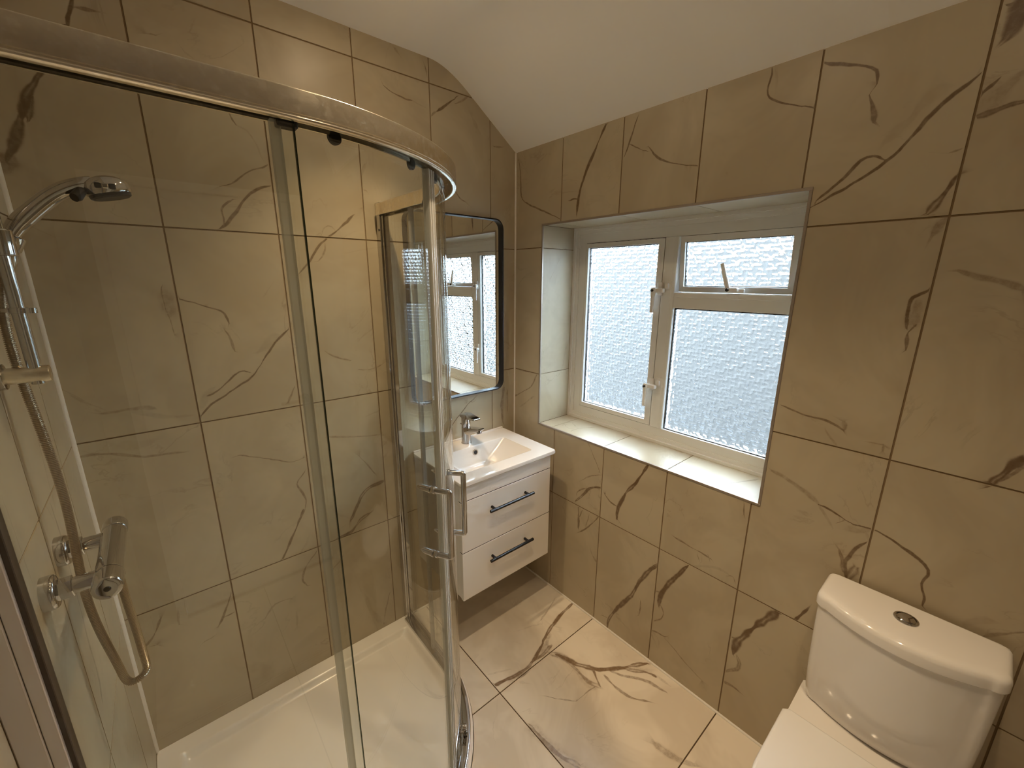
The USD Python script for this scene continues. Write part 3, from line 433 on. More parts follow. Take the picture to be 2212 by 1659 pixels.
# obscure glass: interlocking crosses pressed into the sheet
_PC = .0160
def relief_height(U, V):
    s = 6; 
    i, j = np.floor(U/_PC).astype(int), np.floor(V/_PC).astype(int)
    k = (i + 2*j) % 5
    ci = i - (k == 1) + (k == 4); cj = j - (k == 2) + (k == 3)
    lab = ci*7919 + cj*104729
    rnd = ((ci*3 + cj*5) % 4)/3.0
    return lab, rnd
def pane_mesh(y0, y1, z0, z1, x_room, flip=1.0, h=.0022, amp=.0055):
    ny, nz = int(round((y1-y0)/h)), int(round((z1-z0)/h))
    ys, zs = np.linspace(y0, y1, ny+1), np.linspace(z0, z1, nz+1)
    Y, Z = np.meshgrid(ys, zs, indexing='ij')
    lab, rnd = relief_height(Y+10.0, Z+10.0)
    edge = np.zeros(lab.shape)
    for ax in (0, 1):
        d = np.roll(lab, 1, ax) != lab; edge = np.maximum(edge, d); edge = np.maximum(edge, np.roll(d, -1, ax))
    H = amp*(.35*rnd + .65) * (1-.95*edge)
    H = gaussian_filter(H, .85) + .0042*gaussian_filter(np.random.default_rng(3).normal(0, 1, H.shape), 2.0)
    front = np.stack([x_room - H, Y, Z], -1).reshape(-1, 3)
    back = np.stack([np.full(Y.shape, x_room+.004), Y, Z], -1).reshape(-1, 3)
    idx = np.arange((ny+1)*(nz+1)).reshape(ny+1, nz+1)
    a, b, c, d = idx[:-1, :-1].ravel(), idx[1:, :-1].ravel(), idx[1:, 1:].ravel(), idx[:-1, 1:].ravel()
    F = [np.c_[a, c, b], np.c_[a, d, c]]
    o = len(front); q = [o+idx[0, 0], o+idx[-1, 0], o+idx[-1, -1], o+idx[0, -1]]
    rim = np.concatenate([idx[:, 0], idx[-1, 1:], idx[-2::-1, -1], idx[0, -2:0:-1]])
    Bk = np.stack([np.full(len(rim), x_room+.004), front[rim, 1], front[rim, 2]], 1)
    V = np.vstack([front, Bk, [[x_room+.004, (y0+y1)/2, (z0+z1)/2]]]); m = len(rim); k = np.arange(m); k2 = (k+1) % m
    F += [np.c_[rim[k], rim[k2], o+k2], np.c_[rim[k], o+k2, o+k], np.c_[np.full(m, len(V)-1), o+k, o+k2]]
    t = trimesh.Trimesh(V, np.vstack(F), process=False)
    if t.volume < 0: t.invert()
    return t
GX = FX+.022                                          # glass plane
pm = pane_mesh(RY0, RY1-.002, ZB, TB0-.002, GX)
obj('pane', pm, M['pane'], win, smooth=True)
def gasket(y0, y1, z0, z1, w=.0035, x0=GX-.009, x1=GX+.004):
    return extrude(sg.box(y0, z0, y1, z1).difference(sg.box(y0+w, z0+w, y1-w, z1-w)), x0, x1, YZ)
obj('gasket', gasket(RY0, RY1-.001, ZB, TB0-.001), M['dark'], win)
# casement sash
sash = obj('sash', extrude(sg.box(LY0+.0025, ZB+.0025, LY1-.0025, ZT-.0025).difference(sg.box(-.6455, .9925, -.2735, 1.7625)), FX-.002, FX+.045, YZ), M['upvc'], win)
obj('pane', pane_mesh(-.6475, -.2715, .9905, 1.7645, GX), M['pane'], sash, smooth=True)
obj('gasket', gasket(-.6465, -.2725, .9915, 1.7635), M['dark'], sash)
obj('sash_gap', extrude(sg.box(LY0, ZB, LY1, ZT).difference(sg.box(LY0+.003, ZB+.003, LY1-.003, ZT-.003)), FX+.004, FX+.05, YZ), M['dark'], win)
# top vent, hung at its head and standing a little open
VO = np.array([FX+.004, 0, ZT]); va = math.radians(6.0)
VR = trimesh.transformations.rotation_matrix(-va, [0, 1, 0], VO)
def tilt(t): t = t.copy(); t.apply_transform(VR); return t
vy0, vy1, vz0, vz1 = RY0+.003, RY1-.004, TB1+.001, ZT-.001
vent = obj('vent_sash', tilt(extrude(sg.box(vy0, vz0, vy1, vz1).difference(sg.box(vy0+.022, vz0+.021, vy1-.018, vz1-.023)), FX+.001, FX+.042, YZ)), M['upvc'], win)
obj('pane', tilt(pane_mesh(vy0+.020, vy1-.016, vz0+.019, vz1-.021, GX)), M['pane'], vent, smooth=True)
obj('gasket', tilt(gasket(vy0+.021, vy1-.017, vz0+.020, vz1-.022)), M['dark'], vent)
def casement_handle(zp):
    h = obj('handle', cat([rbox(FX-.014, FX-.002, -.684, -.660, zp-.022, zp+.034, .005, 6),
                           rbox(FX-.030, FX-.008, -.700, -.654, zp-.010, zp+.010, .007, 8),
                           loft([np.array([(FX-.032+dx*sc, -.655+dy*sc-.000*i, zz) for dx, dy in [(.006*math.cos(t), .0085*math.sin(t)) for t in np.linspace(0, 2*PI, 16, endpoint=False)]])
                                 for i, (zz, sc) in enumerate([(zp+.012, .6), (zp+.006, 1.25), (zp-.010, 1.25), (zp-.03, 1.0), (zp-.088, .95), (zp-.092, .7)])])]), M['plastic'], sash, smooth=40)
    obj('keep_plate', cat([box(FX-.006, FX-.002, -.722, -.690, zp+.000, zp+.040, .001), box(FX-.016, FX-.005, -.712, -.696, zp+.008, zp+.030, .002)]), M['plastic'], win)
    obj('lock_button', cyl((FX-.046, -.6555, zp), (FX-.036, -.6555, zp), .0052, .001, 16), M['dark'], sash)
casement_handle(1.572); casement_handle(1.158)
vh = cat([rbox(FX-.010, FX+.004, -1.005, -.945, 1.569, 1.584, .004, 6), rbox(FX-.030, FX-.004, -.988, -.952, 1.572, 1.588, .006, 8),
          tube([(FX-.022, -.957, 1.578), (FX-.026, -.949, 1.60), (FX-.028, -.934, 1.645), (FX-.028, -.925, 1.674)], [.007, .0085, .0075, .0065], 12)])
obj('vent_handle', vh, M['plastic'], win, smooth=45)
obj('keep_plate', box(FX-.0105, FX-.006, -.990, -.948, 1.546, 1.5635, .001), M['plastic'], win)
obj('lock_button', cyl((FX-.036, -.955, 1.580), (FX-.028, -.955, 1.580), .006, .001, 16), M['dark'], win)

# ------------------------------------------------------------------ outside: the side path and the fence across it
obj('outside_path', box(.33, 7.0, -6.0, 5.0, -.35, -.25), M['paving'], kind='structure', label='paved side path outside the window')
obj('garden_fence', box(2.6, 2.66, -6.0, 5.0, -.25, 1.86), M['render'], kind='structure', label='grey garden fence across the side path')

# ------------------------------------------------------------------ ceiling lamps (above the frame; their light, shadows and reflections are in view)
for k, (x, y, pw) in enumerate(LAMPS):
    L = thing('ceiling_light', ['round ceiling spotlight over the shower, nearest the back wall', 'round ceiling spotlight in the middle of the row of three', 'round ceiling spotlight at the toilet end of the row'][k], 'ceiling light', (x, y, ZC), group='ceiling spotlights')
    obj('bezel', lathe((x, y, ZC), (0, 0, -1), [(-.001, .030), (.003, .030), (.004, .033), (.003, .042), (0, .044), (-.001, .044)], 40), M['chrome'], L)
    obj('lens', lathe((x, y, ZC), (0, 0, -1), [(-.002, .001), (-.002, .0295), (.006, .0290), (.011, .0245), (.0145, .015), (.0155, .001)], 32), M['lens'], L)
    s = UsdLux.SphereLight.Define(stage, str(L.GetPath()) + '/bulb'); s.CreateRadiusAttr(.016); s.CreateIntensityAttr(LAMP*pw); s.CreateColorAttr(Gf.Vec3f(*LAMP_COLOR))
    s.AddTranslateOp().Set(Gf.Vec3d(0, 0, -.034)); sh = UsdLux.ShapingAPI.Apply(s.GetPrim()); sh.CreateShapingConeAngleAttr(CONE); sh.CreateShapingConeSoftnessAttr(SOFT)

# ------------------------------------------------------------------ shower tray
def tray_ring(d, z, n=260):
    """Closed loop inside the tray outline by d, evenly parametrised so that rings match."""
    if d <= 1e-9: poly = tray_out
    else: poly = tray_out.buffer(-d, join_style=1 if d < .05 else 2)
    r = poly.exterior; L = r.length; c = np.array([-1.20, -.43])
    pts = np.array([r.interpolate(t*L/1400).coords[0] for t in range(1400)])
    ang = np.unwrap(np.arctan2(pts[:, 1]-c[1], pts[:, 0]-c[0]))
    if ang[-1] < ang[0]: pts, ang = pts[::-1], ang[::-1]
    want = np.linspace(0, 2*PI, n, endpoint=False)
    a = np.mod(ang, 2*PI); o = np.argsort(a); a, pts = a[o], pts[o]
    a3, p3 = np.r_[a-2*PI, a, a+2*PI], np.vstack([pts]*3)
    return np.stack([np.interp(want, a3, p3[:, 0]), np.interp(want, a3, p3[:, 1]), np.full(n, z)], 1)
tray = thing('shower_tray', 'low white offset quadrant shower tray inside the glass enclosure', 'shower tray', (-1.16, -.43, 0))
obj('basin', loft([tray_ring(0, -.045), tray_ring(0, .0095), tray_ring(.0025, .012), tray_ring(.058, .012), tray_ring(.064, .0105), tray_ring(.070, .004), tray_ring(.078, -.010), tray_ring(.090, -.013), tray_ring(.24, -.0165)], cap0=True), M['acrylic'], tray, smooth=50)
wx, wy = -1.42, -.30
obj('waste_cover', lathe((wx, wy, -.018), (0, 0, 1), [(0, .044), (.006, .044), (.009, .040), (.011, .02), (.0112, .001)], 36), M['chrome'], tray)

# ------------------------------------------------------------------ shower enclosure
enc = thing('shower_enclosure', 'curved glass shower enclosure with polished rail and sliding doors', 'shower enclosure', (-1.16, -.43, .012))
def seg(d, part):
    """Track points of one stretch: ('x', x0, x1) straight front, ('t', t0, t1) arc in degrees, ('y', y0, y1) straight side."""
    out = []
    for kind, a, b in part:
        n = 2 if kind != 't' else max(3, int(abs(b-a)/1.5))
        for v in np.linspace(a, b, n):
            if kind == 'x': q = (v, TY+d, 0, 1)
            elif kind == 'y': q = (TX-d, v, -1, 0)
            else:
                t = math.radians(v); q = (TC[0]+(TR-d)*math.cos(t), TC[1]+(TR-d)*math.sin(t), -math.cos(t), -math.sin(t))
            if not out or math.hypot(out[-1][0]-q[0], out[-1][1]-q[1]) > 1e-5: out.append(q)
    return out
def sweep(section, part):
    """section: closed polygon (d, z) swept along the quadrant."""
    rings = []
    for x, y, nx, ny in seg(0, part):
        rings.append(np.array([(x+nx*d, y+ny*d, z) for d, z in section]))
    n = len(section); V = np.vstack(rings); F = []
    for i in range(len(rings)-1):
        for k in range(n):
            a, b = i*n+k, i*n+(k+1) % n; F += [(a, b, b+n), (a, b+n, a+n)]
    tri = trimesh.creation.triangulate_polygon(sg.Polygon(section), engine='earcut')
    for o, rev in ((0, 1), ((len(rings)-1)*n, 0)):
        base = np.array(section); vs, fs = tri
        V2 = np.array([rings[0 if o == 0 else -1][np.argmin(np.linalg.norm(base-v, axis=1))] for v in vs]); q = len(V); V = np.vstack([V, V2]); F += [tuple(q+i for i in (f[::-1] if rev else f)) for f in fs]
    t = trimesh.Trimesh(V, np.array(F), process=False)
    if t.volume < 0: t.invert()
    return t
FULL = [('x', XL+.028, TC[0]), ('t', -90, 0), ('y', TC[1], -.028)]
ZR0, ZR1, ZG0 = 1.846, 1.888, .046
def rect(d0, d1, z0, z1): return [(d0, z0), (d0, z1), (d1, z1), (d1, z0)]
top_sec = [(.0145, ZR0-.0028), (.0112, ZR0-.0022), (.0092, ZR0-.0004), (.0088, ZR0+.0014), (.0092, ZR0+.0030), (.0110, ZR0+.0042), (.0110, ZR0+.0062), (.0096, ZR0+.0072), (.0096, ZR1-.0025), (.0105, ZR1-.0008), (.013, ZR1), (.050, ZR1), (.053, ZR1-.002), (.054, ZR1-.004), (.054, ZR0+.001), (.053, ZR0), (.0485, ZR0), (.0485, ZR0+.006),
           (.051, ZR0+.006), (.051, ZR1-.004), (.013, ZR1-.004), (.013, ZR0+.006), (.0205, ZR0+.006), (.0205, ZR0-.001), (.0185, ZR0-.0026)]
obj('top_rail', sweep(top_sec, FULL), M['chrome_dull'], enc, smooth=35)
bot_sec = [(.0100, .0122), (.0100, .036), (.0112, .0385), (.014, .040), (.021, .040), (.0225, .0385), (.0225, .030), (.036, .030), (.036, .026), (.054, .024), (.0545, .0122)]
obj('bottom_rail', sweep(bot_sec, FULL), M['chrome'], enc, smooth=35)
wp = obj('wall_profile', cat([box(-.709, -.674, -.036, -.0005, .0122, 1.894, .002), box(-.704, -.679, -.050, -.034, .0122, 1.846, .0015)]), M['chrome'], enc)
obj('fixing_screw', cyl((-.709, -.022, 1.795), (-.7135, -.022, 1.795), .0045, .001, 14), M['chrome'], wp)
wq = obj('wall_profile', cat([box(XL+.0005, XL+.0275, -.891, -.853, .0122, 1.894, .0015), box(XL+.0282, XL+.0425, -.8905, -.8535, .0122, 1.894, .001)]), M['satin'], enc)
obj('gasket', box(XL+.0420, XL+.0485, -.884, -.860, .0122, 1.846, .001), M['dark_chrome'], wq)
obj('gasket', box(-.7015, -.6965, -.0505, -.0345, .0122, 1.846, .0005), M['dark_chrome'], wp)
def sheet(d, part, z0=ZG0-.012, z1=ZR0+.012, t=.006): return sweep(rect(d-t/2, d+t/2, z0, z1), part)
FD, DD = .030, .0435                                  # fixed glass and sliding glass, set in from the tray edge
p1 = obj('fixed_panel', sheet(FD, [('x', XL+.040, -1.205)]), M['glass'], enc, smooth=40)
obj('glass_edge', sheet(FD, [('x', -1.2048, -1.2028)], t=.0062), M['edge'], p1)
p2 = obj('fixed_panel', sheet(FD, [('y', -.352, -.040)]), M['glass'], enc, smooth=40)
obj('glass_edge', sheet(FD, [('y', -.354, -.3522)], t=.0062), M['edge'], p2)
def door_parts(part, lead, trail, th, leadsign):
    g = obj('sliding_door', sheet(DD, part, ZG0, ZR0+.004), M['glass'], enc, smooth=40)
    obj('magnetic_seal', sweep(rect(DD-.0065, DD+.0065, ZG0, ZR0), lead), M['seal'], g, smooth=40)
    for q in (.06, .80): obj('seal_rib', sweep(rect(DD-.0085, DD+.0085, ZG0, ZR0), [('t', lead[0][1]+q*(lead[0][2]-lead[0][1]), lead[0][1]+(q+.16)*(lead[0][2]-lead[0][1]))]), M['rib'], g, smooth=40)
    obj('trailing_seal', sweep(rect(DD-.010, DD+.004, ZG0, ZR0), trail), M['seal'], g, smooth=40)
    t = math.radians(th); n = np.array([math.cos(t), math.sin(t), 0]); P = np.array([TC[0], TC[1], 0]) + n*(TR-DD)
    hz0, hz1, r = .915, 1.100, .0075
    outp = [P + n*.004 + (0, 0, hz1), P + n*.0435 + (0, 0, hz1), P + n*.0462 + (0, 0, hz1-.0008), P + n*.047 + (0, 0, hz1-.0035), P + n*.047 + (0, 0, hz0+.0035), P + n*.0462 + (0, 0, hz0+.0008), P + n*.0435 + (0, 0, hz0), P + n*.004 + (0, 0, hz0)]
    stubs = []
    for z in (hz0, hz1):
        a = P - n*.004 + (0, 0, z)
        stubs += [tube([a, a-n*.012, a-n*.026+(0, 0, .0015), a-n*.038+(0, 0, .005)], [r, r, r*.86, r*.3], 16), cyl(P+n*.0035+(0, 0, z), P+n*.0095+(0, 0, z), .0095, .001, 20), cyl(P-n*.0095+(0, 0, z), P-n*.0035+(0, 0, z), .0095, .001, 20)]
    obj('handle', cat([tube(outp, r, 18)] + stubs), M['chrome'], g, smooth=40)
    return g
d1 = door_parts([('x', -1.222, TC[0]), ('t', -90, -53.6)], [('t', -53.9, -52.3)], [('x', -1.2345, -1.2205)], -58.0, 1)
d2 = door_parts([('t', -51.0, 0), ('y', TC[1], -.272)], [('t', -52.2, -50.6)], [('y', -.286, -.272)], -46.8, -1)
def on_track(d, kind, v):
    x, y, nx, ny = seg(d, [(kind, v, v+1e-3)])[0]; return np.array([x, y, 0]), np.array([nx, ny, 0])
def roller(door, kind, v, z, r=.0115):
    p, n = on_track(DD, kind, v); p = p + (0, 0, z)
    obj('roller', cat([lathe(p+n*.004, n, [(0, .004), (.0, r*.8), (.002, r), (.008, r), (.010, r*.7), (.012, r*.4), (.013, .001)], 24)]), M['dark'], door)
for kind, v in (('t', -80.5), ('t', -59.0)): roller(d1, kind, v, ZR0-.001)
for kind, v in (('t', -44.0), ('t', -6.0)): roller(d2, kind, v, ZR0-.001)
p, n = on_track(DD-.004, 'x', -1.212); 
obj('door_stop', box(-1.226, -1.196, p[1]-.008, p[1]+.010, ZR0-.008, ZR0+.006, .002), M['dark'], d1)
def guide(door, kind, v):
    p, n = on_track(DD-.006, kind, v)
    obj('guide_roller', cat([cyl(p-n*.013+(0, 0, .066), p+n*.002+(0, 0, .066), .0105, .002, 24), rbox(*(lambda c: (c[0]-.008, c[0]+.008, c[1]-.008, c[1]+.008))(p-n*.006), .036, .062, .005, 6)]), M['chrome'], door)
guide(d2, 't', -36.5); guide(d1, 't', -80.0); guide(d2, 't', -4.0)
for kind, v in (('t', -22.0),):
    p, n = on_track(DD, kind, v); obj('carriage', cat([cyl(p-n*.010+(0, 0, 1.862), p+n*.002+(0, 0, 1.862), .012, .001, 24)]), M['chrome'], d2)

# ------------------------------------------------------------------ shower fittings on the left wall
RX, RYY = -1.592, -.500
rail = thing('shower_rail', 'chrome riser rail with round wall bracket on the left shower wall', 'shower rail', (XL, RYY, 1.40))
obj('pole', cyl((RX, RYY, 1.425), (RX, RYY, 2.06), .0095, .001, 28), M['chrome'], rail)
for z in (1.443, 2.035):
    obj('bracket', cat([cyl((XL+.0, RYY, z), (-1.5735, RYY, z), .0148, .0015, 32)]), M['chrome_dull'], rail)
    obj('cover_cap', cyl((XL-.001, RYY, z), (XL+.014, RYY, z), .0235, .002, 32), M['chrome'], rail)
obj('hose_clip', cat([cyl((RX, RYY, 1.553), (RX, RYY, 1.563), .0125, .001, 24), lathe((-1.577, RYY-.004, 1.553), (0, 0, 1), [(0, .0072), (0, .0085), (.009, .0085), (.009, .0072)], 20), box(-1.612, RX, RYY-.006, RYY+.006, 1.555, 1.562, .001)]), M['chrome'], rail)
sl = obj('slider', cat([cyl((RX, RYY, 1.650), (RX, RYY, 1.694), .0185, .003, 32), cyl((RX-.004, RYY+.004, 1.672), (RX+.001, RYY+.0185, 1.672), .0125, .002, 28)]), M['chrome'], rail)
obj('holder_cup', lathe_ring((-1.5905, -.462, 1.660), (.30, .0, .95), [(0, .0132), (.002, .0160), (.024, .0190), (.026, .0182), (.026, .0165)], 28), M['chrome'], sl)

hs = thing('hand_shower', 'chrome hand shower with curved handle held in the riser rail holder', 'hand shower', (-1.58, -.46, 1.66))
hp = spline([(-1.5890, -.462, 1.666), (-1.5775, -.461, 1.6955), (-1.5600, -.460, 1.7180), (-1.5440, -.459, 1.7350), (-1.5240, -.458, 1.7550), (-1.5000, -.457, 1.7725), (-1.4760, -.456, 1.7835), (-1.4610, -.4555, 1.7875)], 34)
obj('handle', tube(hp, np.interp(np.linspace(0, 1, 34), [0, .12, .3, .7, 1], [.0105, .0128, .0150, .0142, .0140]), 24), M['chrome'], hs, smooth=60)
ha = np.array([.24, 0, -1.0]); ha /= np.linalg.norm(ha); hc = np.array([-1.4445, -.455, 1.7925])
hd = obj('head', lathe(hc, ha, [(-.012, .002), (-.0115, .010), (-.0075, .022), (-.001, .0315), (.008, .0352), (.018, .0356), (.0215, .0340), (.022, .002)], 44), M['chrome'], hs, smooth=50)
obj('spray_face', lathe(hc+ha*.0205, ha, [(0, .002), (0, .0325), (.006, .0315), (.0085, .028), (.0085, .002)], 40), M['dark'], hd)
for k in range(3):
    a = -1.2 + .55*k
    u, w, _ = frame_of(ha)
    q = hc + ha*.011 + (np.array([-.35+.3*k, -1, 0])/np.linalg.norm([-.35+.3*k, -1, 0]))*.0348
    obj('grip_rib', rbox(q[0]-.005, q[0]+.005, q[1]-.003, q[1]+.003, q[2]-.005, q[2]+.005, .0024, 6), M['dark'] if k != 1 else M['chrome'], hd)
obj('mode_lever', tube([(-1.478, -.470, 1.772), (-1.486, -.478, 1.7595), (-1.489, -.482, 1.757)], [.008, .009, .0075], 12), M['dark'], hs, smooth=60)

hz = thing('shower_hose', 'ribbed metal shower hose hanging in a loop below the mixer', 'hose', (-1.58, -.49, .74))
path = spline([(-1.5555, -.500, 1.010), (-1.5545, -.500, .93), (-1.5510, -.500, .83), (-1.5500, -.500, .765), (-1.5590, -.500, .728), (-1.575, -.500, .722), (-1.591, -.500, .762),
               (-1.6035, -.497, .86), (-1.6110, -.492, .96), (-1.6090, -.486, 1.06), (-1.6050, -.480, 1.17), (-1.6085, -.475, 1.30), (-1.6155, -.4735, 1.43), (-1.6160, -.472, 1.54), (-1.601, -.464, 1.625), (-1.5945, -.462, 1.640)], 1400)
rr = .0068 + .00085*np.sign(np.sin(np.arange(1400)*PI/2+.3))*1.0
obj('hose_tube', tube(path, rr, 12), M['hose'], hz, smooth=35)
obj('hose_nut', cyl((-1.5555, -.500, .992), (-1.5555, -.500, 1.0210), .0105, .0015, 24), M['chrome'], hz)
obj('hose_nut', lathe((-1.5945, -.462, 1.628), (.15, 0, 1), [(0, .0078), (.003, .0085), (.024, .0116), (.026, .0112), (.0262, .0100)], 24), M['chrome'], hz)

mx = thing('shower_mixer', 'chrome bar shower mixer valve with two round wall flanges', 'shower valve', (XL, -.52, 1.057))
BX, BZ = -1.5555, 1.0575
obj('body', lathe((BX, -.600, BZ), (0, 1, 0), [(0, .0205), (.004, .0215), (.03, .0215), (.16, .0215), (.176, .0215), (.180, .0205)], 40), M['chrome'], mx, smooth=50)
k1 = obj('control_knob', lathe((BX, -.652, BZ), (0, 1, 0), [(0, .0135), (0, .0185), (.002, .0215), (.006, .0228), (.040, .0228), (.046, .0224), (.050, .0210), (.051, .0195)], 40), M['chrome'], mx, smooth=40)
obj('knob_cap', lathe((BX, -.6525, BZ), (0, 1, 0), [(-.0015, .001), (-.0015, .004), (.0005, .0055), (.0035, .0065), (.0035, .0135), (.006, .0138)], 32), M['black'], k1)
k2 = obj('control_knob', lathe((BX, -.418, BZ), (0, 1, 0), [(0, .0195), (.001, .021), (.005, .0226), (.034, .0222), (.042, .0195), (.047, .014), (.049, .006), (.0495, .001)], 40), M['chrome'], mx, smooth=50)
for y in (-.440, -.598):
    fl = obj('flange', lathe((XL-.001, y, BZ), (1, 0, 0), [(0, .0315), (.014, .0315), (.018, .0300), (.020, .027), (.0215, .020)], 44), M['chrome'], mx, smooth=40)
    obj('union_nut', cat([lathe((XL+.018, y, BZ), (1, 0, 0), [(0, .0185), (.004, .0195), (.020, .0195), (.0215, .0185)], 6), cyl((XL+.016, y, BZ), (-1.572, y, BZ), .0150, .001, 32)]), M['chrome'], fl, smooth=30)
obj('outlet', cyl((BX, -.500, BZ-.036), (BX, -.500, BZ-.014), .0105, .001, 24), M['chrome'], mx)

# ------------------------------------------------------------------ vanity unit, basin, tap, mirror
VX0, VX1, VY, VZ0, VZ1 = -.6075, -.1075, -.3835, .298, .8275
van = thing('vanity_unit', 'white wall-hung vanity cabinet with two black-handled drawers', 'vanity cabinet', (-.3575, 0, VZ0))
for xa, xb in ((VX0+.001, VX0+.017), (VX1-.017, VX1-.001)): obj('side_panel', box(xa, xb, VY+.019, -.001, VZ0+.004, VZ1, .001), M['lacquer'], van)
obj('base_panel', box(VX0+.017, VX1-.017, VY+.0195, -.001, VZ0+.006, VZ0+.022), M['lacquer'], van)
obj('back_panel', box(VX0+.017, VX1-.017, -.012, -.001, VZ0+.022, VZ1-.13), M['lacquer'], van)
obj('fascia', box(VX0, VX1, VY, VY+.0185, .7585, VZ1, .0012), M['lacquer'], van)
for a, b, hzz, w in ((.5275, .7555, .686, 'upper'), (VZ0, .5245, .4495, 'lower')):
    d = obj('drawer', box(VX0, VX1, VY, VY+.0185, a, b, .0012), M['lacquer'], van)
    obj('handle', cat([cyl((-.4835, VY-.028, hzz), (-.2375, VY-.028, hzz), .0066, .0008, 20), cyl((-.455, VY+.001, hzz), (-.455, VY-.028, hzz), .0060, 0, 16), cyl((-.266, VY+.001, hzz), (-.266, VY-.028, hzz), .0060, 0, 16)]), M['black'], d, label='black bar handle')
for zz in (.5260, .7570): obj('shadow_gap', box(VX0+.0005, VX1-.0005, VY+.0015, VY+.0185, zz-.0012, zz+.0012), M['dark'], van)

ZTOP = .8485
bas = thing('washbasin', 'white ceramic inset washbasin on top of the vanity cabinet', 'basin', (-.35, -.2, VZ1))
def rr_ring(x0, y0, x1, y1, r, z, n=96):
    p = rrect(x0, y0, x1, y1, r).exterior; c = np.array([(x0+x1)/2, (y0+y1)/2]); L = p.length
    pts = np.array([p.interpolate(t*L/2400).coords[0] for t in range(2400)])
    # equal share of points per side and corner so that rings match
    hw, hh = (x1-x0)/2, (y1-y0)/2; q = (pts-c)/[hw, hh]; a = np.mod(np.arctan2(q[:, 1], q[:, 0]), 2*PI); o = np.argsort(a); a, pts = a[o], pts[o]
    w = np.linspace(0, 2*PI, n, endpoint=False)
    a3, p3 = np.r_[a-2*PI, a, a+2*PI], np.vstack([pts]*3)
    return np.stack([np.interp(w, a3, p3[:, 0]), np.interp(w, a3, p3[:, 1]), np.full(n, z)], 1)
bx0, bx1, by0, by1 = -.6155, -.0870, -.4010, -.0005
ox0, ox1, oy0, oy1 = -.5470, -.1740, -.3260, -.1150
N = 192
DEP = .108
rings = [rr_ring(ox0+.150, oy0+.080, ox1-.150, oy1-.060, .02, ZTOP-DEP-.012, N), rr_ring(ox0+.08, oy0+.03, ox1-.08, oy1+.002, .03, ZTOP-.085, N), rr_ring(ox0-.010, oy0-.010, ox1+.010, oy1+.010, .02, VZ1-.004, N), rr_ring(ox0-.012, oy0-.012, ox1+.012, oy1+.012, .02, VZ1+.0006, N),
         rr_ring(bx0+.004, by0+.004, bx1-.004, by1, .010, VZ1+.0006, N), rr_ring(bx0, by0, bx1, by1, .014, VZ1+.005, N), rr_ring(bx0, by0, bx1, by1, .014, ZTOP-.005, N),
         rr_ring(bx0+.0015, by0+.0015, bx1-.0015, by1-.0002, .013, ZTOP-.0015, N), rr_ring(bx0+.005, by0+.005, bx1-.005, by1-.003, .011, ZTOP, N),
         rr_ring(ox0-.005, oy0-.005, ox1+.005, oy1+.005, .016, ZTOP-.0004, N), rr_ring(ox0-.0015, oy0-.0015, ox1+.0015, oy1+.0015, .013, ZTOP-.0018, N), rr_ring(ox0, oy0, ox1, oy1, .012, ZTOP-.0045, N),
         rr_ring(ox0+.026, oy0+.008, ox1-.030, oy1-.005, .012, ZTOP-.028, N), rr_ring(ox0+.085, oy0+.022, ox1-.100, oy1-.012, .014, ZTOP-.082, N), rr_ring(ox0+.100, oy0+.030, ox1-.118, oy1-.018, .016, ZTOP-.096, N),
         rr_ring(ox0+.118, oy0+.046, ox1-.134, oy1-.034, .018, ZTOP-.104, N), rr_ring(ox0+.150, oy0+.080, ox1-.155, oy1-.070, .02, ZTOP-DEP, N)]
obj('bowl', loft(rings), M['ceramic'], bas, smooth=28)
obj('upstand', rbox(bx0+.004, bx1-.004, -.0125, -.0008, ZTOP-.004, ZTOP+.0075, .0035, 8), M['ceramic'], bas, smooth=40)
of = np.array([-.3505, -.1215, .8165]); on_ = np.array([0, -1, .16]); on_ /= np.linalg.norm(on_)
ov = obj('overflow_ring', lathe(of-on_*.006, on_, [(0, .0145), (.007, .0145), (.0085, .0135), (.0085, .0098), (.004, .0095)], 32), M['chrome'], bas, smooth=40)
obj('overflow_hole', cyl(of-on_*.004, of+on_*.0005, .0098, 0, 24), M['cable'], ov)
obj('waste_plug', lathe((-.36, -.225, ZTOP-DEP-.001), (0, 0, 1), [(0, .030), (.004, .031), (.007, .028), (.009, .015), (.0095, .001)], 36), M['chrome'], bas)

tap = thing('basin_tap', 'chrome single-lever mixer tap on the basin rim below the mirror', 'tap', (-.358, -.062, ZTOP))
tx, ty = -.3585, -.060
obj('tap_body', cat([lathe((tx, ty, ZTOP-.001), (0, 0, 1), [(0, .0245), (.004, .0245), (.006, .0228), (.05, .0215), (.080, .0218), (.083, .0205)], 40)]), M['chrome'], tap, smooth=40)
obj('spout', tm(m3.Manifold.hull_points(np.array([(tx+sx*w, y, z) for w, y, z in [(.0195, -.052, .9265), (.0205, -.080, .9290), (.0190, -.055, .9005), (.0165, -.178, .9525), (.0165, -.185, .9500), (.0120, -.150, .9310), (.0140, -.176, .9395), (.012, -.09, .899)] for sx in (-1, 1)]))), M['chrome'], tap, smooth=25)
obj('aerator', cyl((tx, -.163, .9405), (tx, -.1685, .9255), .0125, .001, 28), M['chrome'], tap)
lv = obj('lever', cat([tm(m3.Manifold.hull_points(np.array([(tx+sx*w, y, z) for w, y, z in [(.0215, -.040, .9790), (.0215, -.040, .9935), (.0220, -.075, .9985), (.0170, -.150, .9920), (.0165, -.157, .9885), (.0150, -.150, .9850), (.0215, -.082, .9780)] for sx in (-1, 1)]))), lathe((tx, ty, .930), (0, 0, 1), [(0, .0195), (.004, .0212), (.050, .0218), (.058, .0205)], 36)]), M['chrome'], tap, smooth=25)
